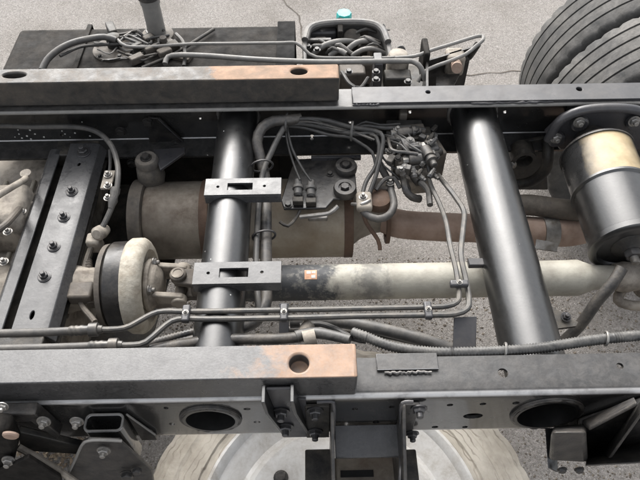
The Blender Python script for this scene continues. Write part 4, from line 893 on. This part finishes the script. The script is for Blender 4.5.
# ---------------------------------------------------------------- valve stack
vb = thing('valve_stack', P(415, 170, -.3), 'stack of dusty air valves and fittings between the two cross tubes', 'valve stack')
def vbox(x, y, z, s, m_, rot=0, bv=.004, name='valve_body'):
    a = V((cos(rot), sin(rot), 0)); b = V((-sin(rot), cos(rot), 0))
    return MB().box(P(x, y, z), s, (a, b, V((0, 0, 1)))).build(name, M[m_], vb, bevel=bv, seg=3)
vbox(404, 126, -.07, (.085, .024, .02), 'wire'); vbox(403, 116, -.06, (.018, .02, .03), 'castdark')
vbox(408, 136, -.08, (.075, .03, .05), 'castdark', .1); vbox(424, 135, -.08, (.03, .03, .03), 'dirty')
vbox(403, 148, -.09, (.06, .03, .05), 'castdark', -.1); vbox(428, 151, -.085, (.045, .035, .04), 'greyhose', .2, .006)
vbox(407, 156, -.10, (.07, .02, .04), 'tank', .12); vbox(412, 165, -.10, (.075, .03, .05), 'castdark', .15)
vbox(410, 168, -.085, (.065, .010, .02), 'zinc', .22, .002, 'name_plate'); vbox(431, 160, -.12, (.05, .05, .08), 'castdark', .3)
vbox(400, 160, -.13, (.04, .08, .06), 'dirty'); vbox(415, 178, -.13, (.06, .05, .06), 'cast', .1)
vbox(394, 137, -.08, (.022, .03, .03), 'castdark')
for (x, y, z, m_) in [(397, 130, -.05, BOLTZ), (416, 131, -.05, BOLTG), (410, 141, -.05, BOLTZ), (430, 143, -.06, BOLTZ), (398, 158, -.07, BOLTG), (405, 168, -.07, BOLTZ), (422, 163, -.07, BOLTZ), (436, 156, -.07, BOLTG), (390, 152, -.08, BOLTZ), (418, 146, -.06, BOLTG), (388, 143, -.07, BOLTG)]:
    place('bolt', m_, P(x, y, z), (random.uniform(-.3, .3), random.uniform(-.6, .1), 1), vb, random.uniform(.6, .9))
for (a, b, r_, m_) in [((385, 150, -.08), (396, 153, -.08), .006, 'zinc'), ((425, 158, -.08), (441, 151, -.08), .010, 'dirty'), ((412, 172, -.10), (420, 182, -.10), .013, 'dirty'), ((396, 144, -.07), (412, 146, -.07), .008, 'castdark'), ((402, 176, -.12), (408, 190, -.12), .008, 'hose')]:
    MB().cyl(P(*a), P(*b), r_, 14).build('fitting', M[m_], vb, bevel=.001)
MB().tube([P(404, 176, -.11), P(406, 190, -.11), P(412, 197, -.12), P(420, 199, -.13)], .009, 10).build('drain_hose', M['hose'], vb)
MB().tube([P(388, 138, -.06), P(392, 150, -.05), P(404, 152, -.05), P(418, 154, -.05)], .004, 8).build('valve_wire', M['hose'], vb)
MB().tube([P(420, 182, -.1), P(428, 190, -.1), P(430, 205, -.1)], .007, 10).build('drop_hose', M['greyhose'], vb)

for (x, y, z, dx, dy) in [(396, 133, -.055, 1, .1), (402, 147, -.06, 1, -.1), (408, 160, -.065, 1, .15), (424, 148, -.055, .3, -1)]:
    c = P(x, y, z); d = V((dx, dy, 0)).normalized()
    MB().lathe(c, d, [(0, .006), (.002, .012), (.004, .0135), (.030, .0135), (.031, .010), (.036, .010), (.037, .0135), (.044, .0135), (.046, .008), (.058, .008), (.06, .006)], 18).build('solenoid', M['hose'], vb, ang=30)
    MB().lathe(c-d*.012, d, [(0, .008), (.012, .008)], 6).build('hex_union', M['zinc'], vb)
# small clutter in the stack
rs = random.Random(3)
for i in range(26):
    x = rs.uniform(388, 436); y = rs.uniform(128, 178); z = rs.uniform(-.09, -.055)
    if rs.random() < .5:
        a = P(x, y, z); d = V((rs.uniform(-1, 1), rs.uniform(-1, 1), rs.uniform(-.2, .6))).normalized()
        MB().lathe(a, d, [(0, .006), (.006, .007), (.008, .0055), (.018, .0055), (.019, .004), (.024, .004)], 8).build('fitting', M[rs.choice(['hose', 'dirty', 'greyhose', 'zinc'])], vb)
    else:
        r0 = rs.uniform(0, 3); vbox(x, y, z, (rs.uniform(.012, .03), rs.uniform(.008, .018), rs.uniform(.01, .02)), rs.choice(['hose', 'dirty', 'hose', 'cast']), r0, .002, 'small_block')
for i in range(9):
    x = rs.uniform(380, 400); y = rs.uniform(128, 150); 
    pts = [P(x, y, -.06), P(x+rs.uniform(8, 18), y+rs.uniform(-4, 8), -.05), P(x+rs.uniform(18, 34), y+rs.uniform(4, 22), -.055), P(x+rs.uniform(24, 44), y+rs.uniform(14, 40), -.085)]
    MB().tube(pts, rs.uniform(.0022, .004), 6).build('thin_lead', M[rs.choice(['wire', 'hose', 'palepipe', 'greyhose'])], vb)
# ---------------------------------------------------------------- brake pipes with clips
zb3 = -.022
def run(hose, pipe, r_, lb):
    t = thing('brake_pipe', P(300, 315, -.1), lb, 'brake pipe')
    MB().tube([P(*a) for a in hose], .0075, 12).build('flexible_hose', M['greyhose'], t)
    e = P(*hose[-1]); d = (P(*hose[-1])-P(*hose[-2])).normalized()
    MB().lathe(e-d*.05, d, [(0, .0085), (.004, .0098), (.008, .0085), (.012, .0098), (.016, .0085), (.022, .0098), (.026, .0085), (.034, .0085), (.035, .0125), (.05, .0125), (.051, .008), (.058, .007)], 14).build('ferrule', M['pipe'], t, ang=30)
    MB().tube([P(*a) for a in pipe], r_, 10).build('steel_pipe', M['pipe'], t)
    return t
run([(-60, 335, zb3), (0, 333.5, zb3), (50, 332, zb3), (98, 329.5, zb3)],
    [(98, 329.5, zb3), (118, 329, zb3), (130, 326, zb3), (146, 317, zb3), (158, 312, zb3), (172, 311, zb3), (190, 311.5, zb3), (284, 310, zb3), (360, 308.5, zb3), (428, 307, zb3), (447, 306, zb3), (457, 302, zb3), (459, 294, zb3), (456, 270, zb3-.01), (450, 245, -.04), (446, 222, -.06), (440, 205, -.08), (432, 188, -.09), (428, 176, -.10)], .0052, 'steel brake pipe on the saddle bracket side of the parallel pair')
run([(-60, 351, zb3), (0, 349, zb3), (60, 347.5, zb3), (118, 345, zb3)],
    [(118, 345, zb3), (134, 345, zb3), (146, 342, zb3), (160, 330, zb3), (172, 321, zb3), (186, 318.5, zb3), (210, 319, zb3), (284, 318, zb3), (360, 316, zb3), (428, 315, zb3), (455, 314, zb3), (467, 309, zb3), (469, 300, zb3), (466, 280, zb3-.01), (461, 255, -.035), (463, 230, -.05), (464, 212, -.06), (456, 198, -.07), (446, 185, -.08), (438, 175, -.1)], .0056, 'steel brake pipe on the side rail side of the parallel pair')
for (x, y, sx) in [(186, 314, 0), (284, 313, 0), (428, 310.5, 0), (459, 284, 1)]:
    c = P(x, y, zb3+.006)
    lb = {186: 'where the pipes pass the shaft joint', 284: 'beside the thick black hose', 428: 'before the pipes turn', 459: 'after the pipes turn beside the wider tube'}[x]
    s_ = (.014, .034, .012) if not sx else (.034, .013, .012)
    o = MB().box(c, s_).build('pipe_clip', M['plate'], bevel=.003, seg=3)
    place('clip_screw', BOLTZ, c+V((0, 0, .006)), (0, 0, 1), o, .45)
    tag(o, 'grey clip holding the brake pipe pair '+lb, 'clip', 'brake pipe clips')
c0 = P(284, 322, -.05)
tag(MB().prism([P(279, 303, -.032), P(289, 303, -.032), P(289, 338, -.06), P(279, 338, -.06)], (0, 0, -.004)).build('clip_stay', M['plate'], bevel=.001), 'thin upright stay under the clip beside the thick hose', 'stay')
tag(MB().prism([P(454, 317, -.03), P(477, 316, -.03), P(476, 348, -.05), P(453, 349, -.05)], (0, 0, -.005)).build('stay_plate', M['plate'], bevel=.0015), 'blue-black stay plate where the brake pipes turn', 'plate')

# ---------------------------------------------------------------- conduits along the near rail
corr = lambda a, b: (lambda i, m: a if i % 2 else b)
tag(MB().tube([P(352, 332, -.02), P(366, 337, -.015), P(390, 346, -.012), P(420, 351, -.01), P(450, 352.5, -.008), P(500, 351, -.006), P(540, 348, -.006), P(580, 342, -.006), P(612, 338, -.006), P(660, 334, -.006), P(740, 330, -.006)], .009, 12, step=.0026, radii=corr(.0098, .0078)).build('corrugated_loom', M['loom'], ang=80), 'ribbed grey cable loom lying along the side rail over the wider tube', 'cable loom')
for (x, y, lb) in [(505, 350, 'over the wider tube'), (606, 338.5, 'near the canister hose')]:
    c = P(x, y, -.006)
    tag(MB().tube([c+V((.002*cos(a), .0115*cos(a), .0115*sin(a))) for a in [2*pi*k/18 for k in range(19)]], .0022, 6, sm=False).build('loom_tie', M['zinc']), 'pale tie round the ribbed loom '+lb, 'cable tie')
tag(MB().tube([P(150, 350, -.04), P(172, 346, -.045), P(205, 341, -.045), P(240, 339, -.045), P(275, 339, -.04), P(300, 337, -.035)], .010, 12).build('rubber_hose', M['hose']), 'black rubber hose ending at the pale joint beside the sill hole', 'hose')
tag(MB().tube([P(130, 350, -.07), P(160, 341, -.07), P(190, 333, -.07), P(222, 325, -.09), P(245, 322, -.10)], .008, 12, step=.0028, radii=corr(.0088, .0068)).build('ribbed_hose', M['hose'], ang=80), 'ribbed black hose dipping under the slimmer tube', 'hose')
j = thing('loom_joint', P(315, 332, -.1), 'dusty taped loom joint between rubber hose and ribbed loom', 'cable joint')
MB().tube([P(296, 337, -.035), P(306, 334, -.035), P(318, 333, -.03), P(334, 336, -.025), P(350, 340, -.02)], .011, 12, radii=lambda i, m: .0115-.003*i/m).build('taped_core', M['loom'], j)
MB().lathe(P(305, 331, -.04), (.5, 1, .0), [(-.016, .012), (.016, .012)], 14).build('tape_wrap', M['cast'], j)
MB().lathe(P(309, 338, -.03), (1, .2, .1), [(-.010, .015), (.012, .014)], 14).build('tape_wrap', M['cast'], j)
tag(MB().tube([P(300, 326, -.05), P(320, 324, -.05), P(338, 330, -.04), P(352, 338, -.03), P(366, 341, -.025)], .0055, 10).build('branch_wire', M['wire']), 'thin wire curling over the taped loom joint', 'wire')
tag(MB().tube([P(290, 322, -.08), P(330, 321, -.08), P(370, 327, -.08), P(420, 339, -.08), P(455, 350, -.08), P(500, 362, -.08)], .012, 14).build('return_hose', M['greyhose']), 'grey hose slanting beneath the brake pipes toward the ribbed loom', 'hose')
tag(MB().tube([P(280, 330, -.12), P(330, 330, -.12), P(380, 334, -.12), P(440, 347, -.12), P(480, 358, -.12)], .008, 12).build('lower_hose', M['hose']), 'thin dark hose beneath the slanting grey hose', 'hose')
tag(MB().tube([P(60, 350, -.05), P(85, 347, -.05), P(120, 352, -.05), P(170, 357, -.055)], .0055, 10).build('side_cable', M['wire']), 'slim cable crossing beneath the flexible brake hoses', 'cable')

rs = random.Random(21)
tk = thing('tank_wiring', P(125, 50, -.06), 'loose dusty wires tangled round the fuel tank sender', 'wires')
for i in range(10):
    x = rs.uniform(92, 125); y = rs.uniform(34, 56); pts = []
    for k in range(5): pts.append(P(x+k*rs.uniform(7, 14), y+rs.uniform(-6, 7), -.05+rs.uniform(0, .02)))
    MB().tube(pts, rs.uniform(.0018, .0045), 7).build('wire_strand', M[rs.choice(['wire', 'hose', 'greyhose', 'palepipe'])], tk)
for i in range(6):
    MB().box(P(rs.uniform(98, 175), rs.uniform(38, 60), -.045), (rs.uniform(.02, .045), rs.uniform(.012, .025), .02), (V((.8, .6, 0)), V((-.6, .8, 0)), V((0, 0, 1)))).build('connector', M[rs.choice(['dirty', 'castdark', 'hose'])], tk, bevel=.003)
# dry leaves and grit gathered on the ground below the square tube bracket
rs = random.Random(5); m = MB()
for i in range(300):
    c = P(rs.gauss(60, 26), rs.gauss(452, 16), -Z0); s_ = rs.uniform(.003, .009); c.z = rs.uniform(.003, .02)
    a = rs.uniform(0, 6.3); u = V((cos(a), sin(a), rs.uniform(-.4, .4)))*s_; v = V((-sin(a), cos(a), rs.uniform(-.5, .5)))*s_*.55
    m.add([c-u, c+v+V((0, 0, .003)), c+u, c-v], [(0, 1, 2, 3)]); m.add([c-u-V((0, 0, .002)), c-v-V((0, 0, .002)), c+u-V((0, 0, .002)), c+v-V((0, 0, .001))], [(0, 1, 2, 3)])
M['leaf'] = mat('dry_leaf_litter', (.15, .11, .075), .8, col2=(.25, .20, .14), mix=(60, .4, .6))
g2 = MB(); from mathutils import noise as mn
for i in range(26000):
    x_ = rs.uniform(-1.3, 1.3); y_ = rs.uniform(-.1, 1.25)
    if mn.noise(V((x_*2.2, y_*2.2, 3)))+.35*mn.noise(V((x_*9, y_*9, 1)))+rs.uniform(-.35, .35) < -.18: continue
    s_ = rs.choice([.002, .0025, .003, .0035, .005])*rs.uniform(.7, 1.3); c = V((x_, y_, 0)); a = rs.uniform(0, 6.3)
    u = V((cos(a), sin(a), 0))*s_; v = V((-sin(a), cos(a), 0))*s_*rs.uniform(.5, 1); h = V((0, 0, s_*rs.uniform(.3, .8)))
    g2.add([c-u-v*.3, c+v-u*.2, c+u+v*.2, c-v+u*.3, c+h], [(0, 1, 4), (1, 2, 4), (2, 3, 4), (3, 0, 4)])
M['grit'] = mat('shade_brown_grit', (.085, .07, .055), .9, col2=(.17, .145, .115), mix=(90, .42, .58))  # dense and dark so the scatter also carries the shade under the frame
gt = g2.build('grit', M['grit']); gt['kind'] = 'stuff'; tag(gt, 'brown grit and soil crumbs darkened to stand in for shade on the ground beneath the frame', 'grit')
lf = m.build('leaf_litter', M['leaf']); lf['kind'] = 'stuff'; tag(lf, 'brown dry leaf litter on the ground below the square tube bracket', 'leaf litter')
# ---------------------------------------------------------------- thin leads beside the wire bundles and sheet added to darken the gap under the brake drum
rs = random.Random(11)
tw = thing('wire_tangle', P(330, 135, -.15), 'tangle of thin leads clinging to the wire bundles inside the rail', 'wires')
for i in range(7):
    o_ = [rs.uniform(-2, 2) for k in range(12)]
    pts = [(288, 123, -.045), (312, 122, -.035), (338, 128, -.045), (354, 132, -.05), (374, 138, -.055), (378, 155, -.075), (370, 180, -.10)]
    cutn = rs.choice([4, 5, 6, 7])
    MB().tube([P(x+o_[k], y+o_[k+3]*1.4, z+rs.uniform(-.008, .008)) for k, (x, y, z) in enumerate(pts[:cutn])], rs.uniform(.0018, .0032), 6).build('lead', M[rs.choice(['wire', 'hose', 'palepipe'])], tw)
shd = MB().prism([P(92, 170, -.36), P(165, 168, -.36), P(178, 250, -.36), P(150, 345, -.36), P(40, 345, -.36), P(70, 260, -.36)], (0, 0, -.004)).build('dark_backing', M['dirty'], bevel=.001)
tag(shd, 'added dark sheet filling the dark gap beneath the parking brake drum', 'backing')
# ---------------------------------------------------------------- clean up helper data
for o in bpy.data.objects:
    if '_o' in o: del o['_o']
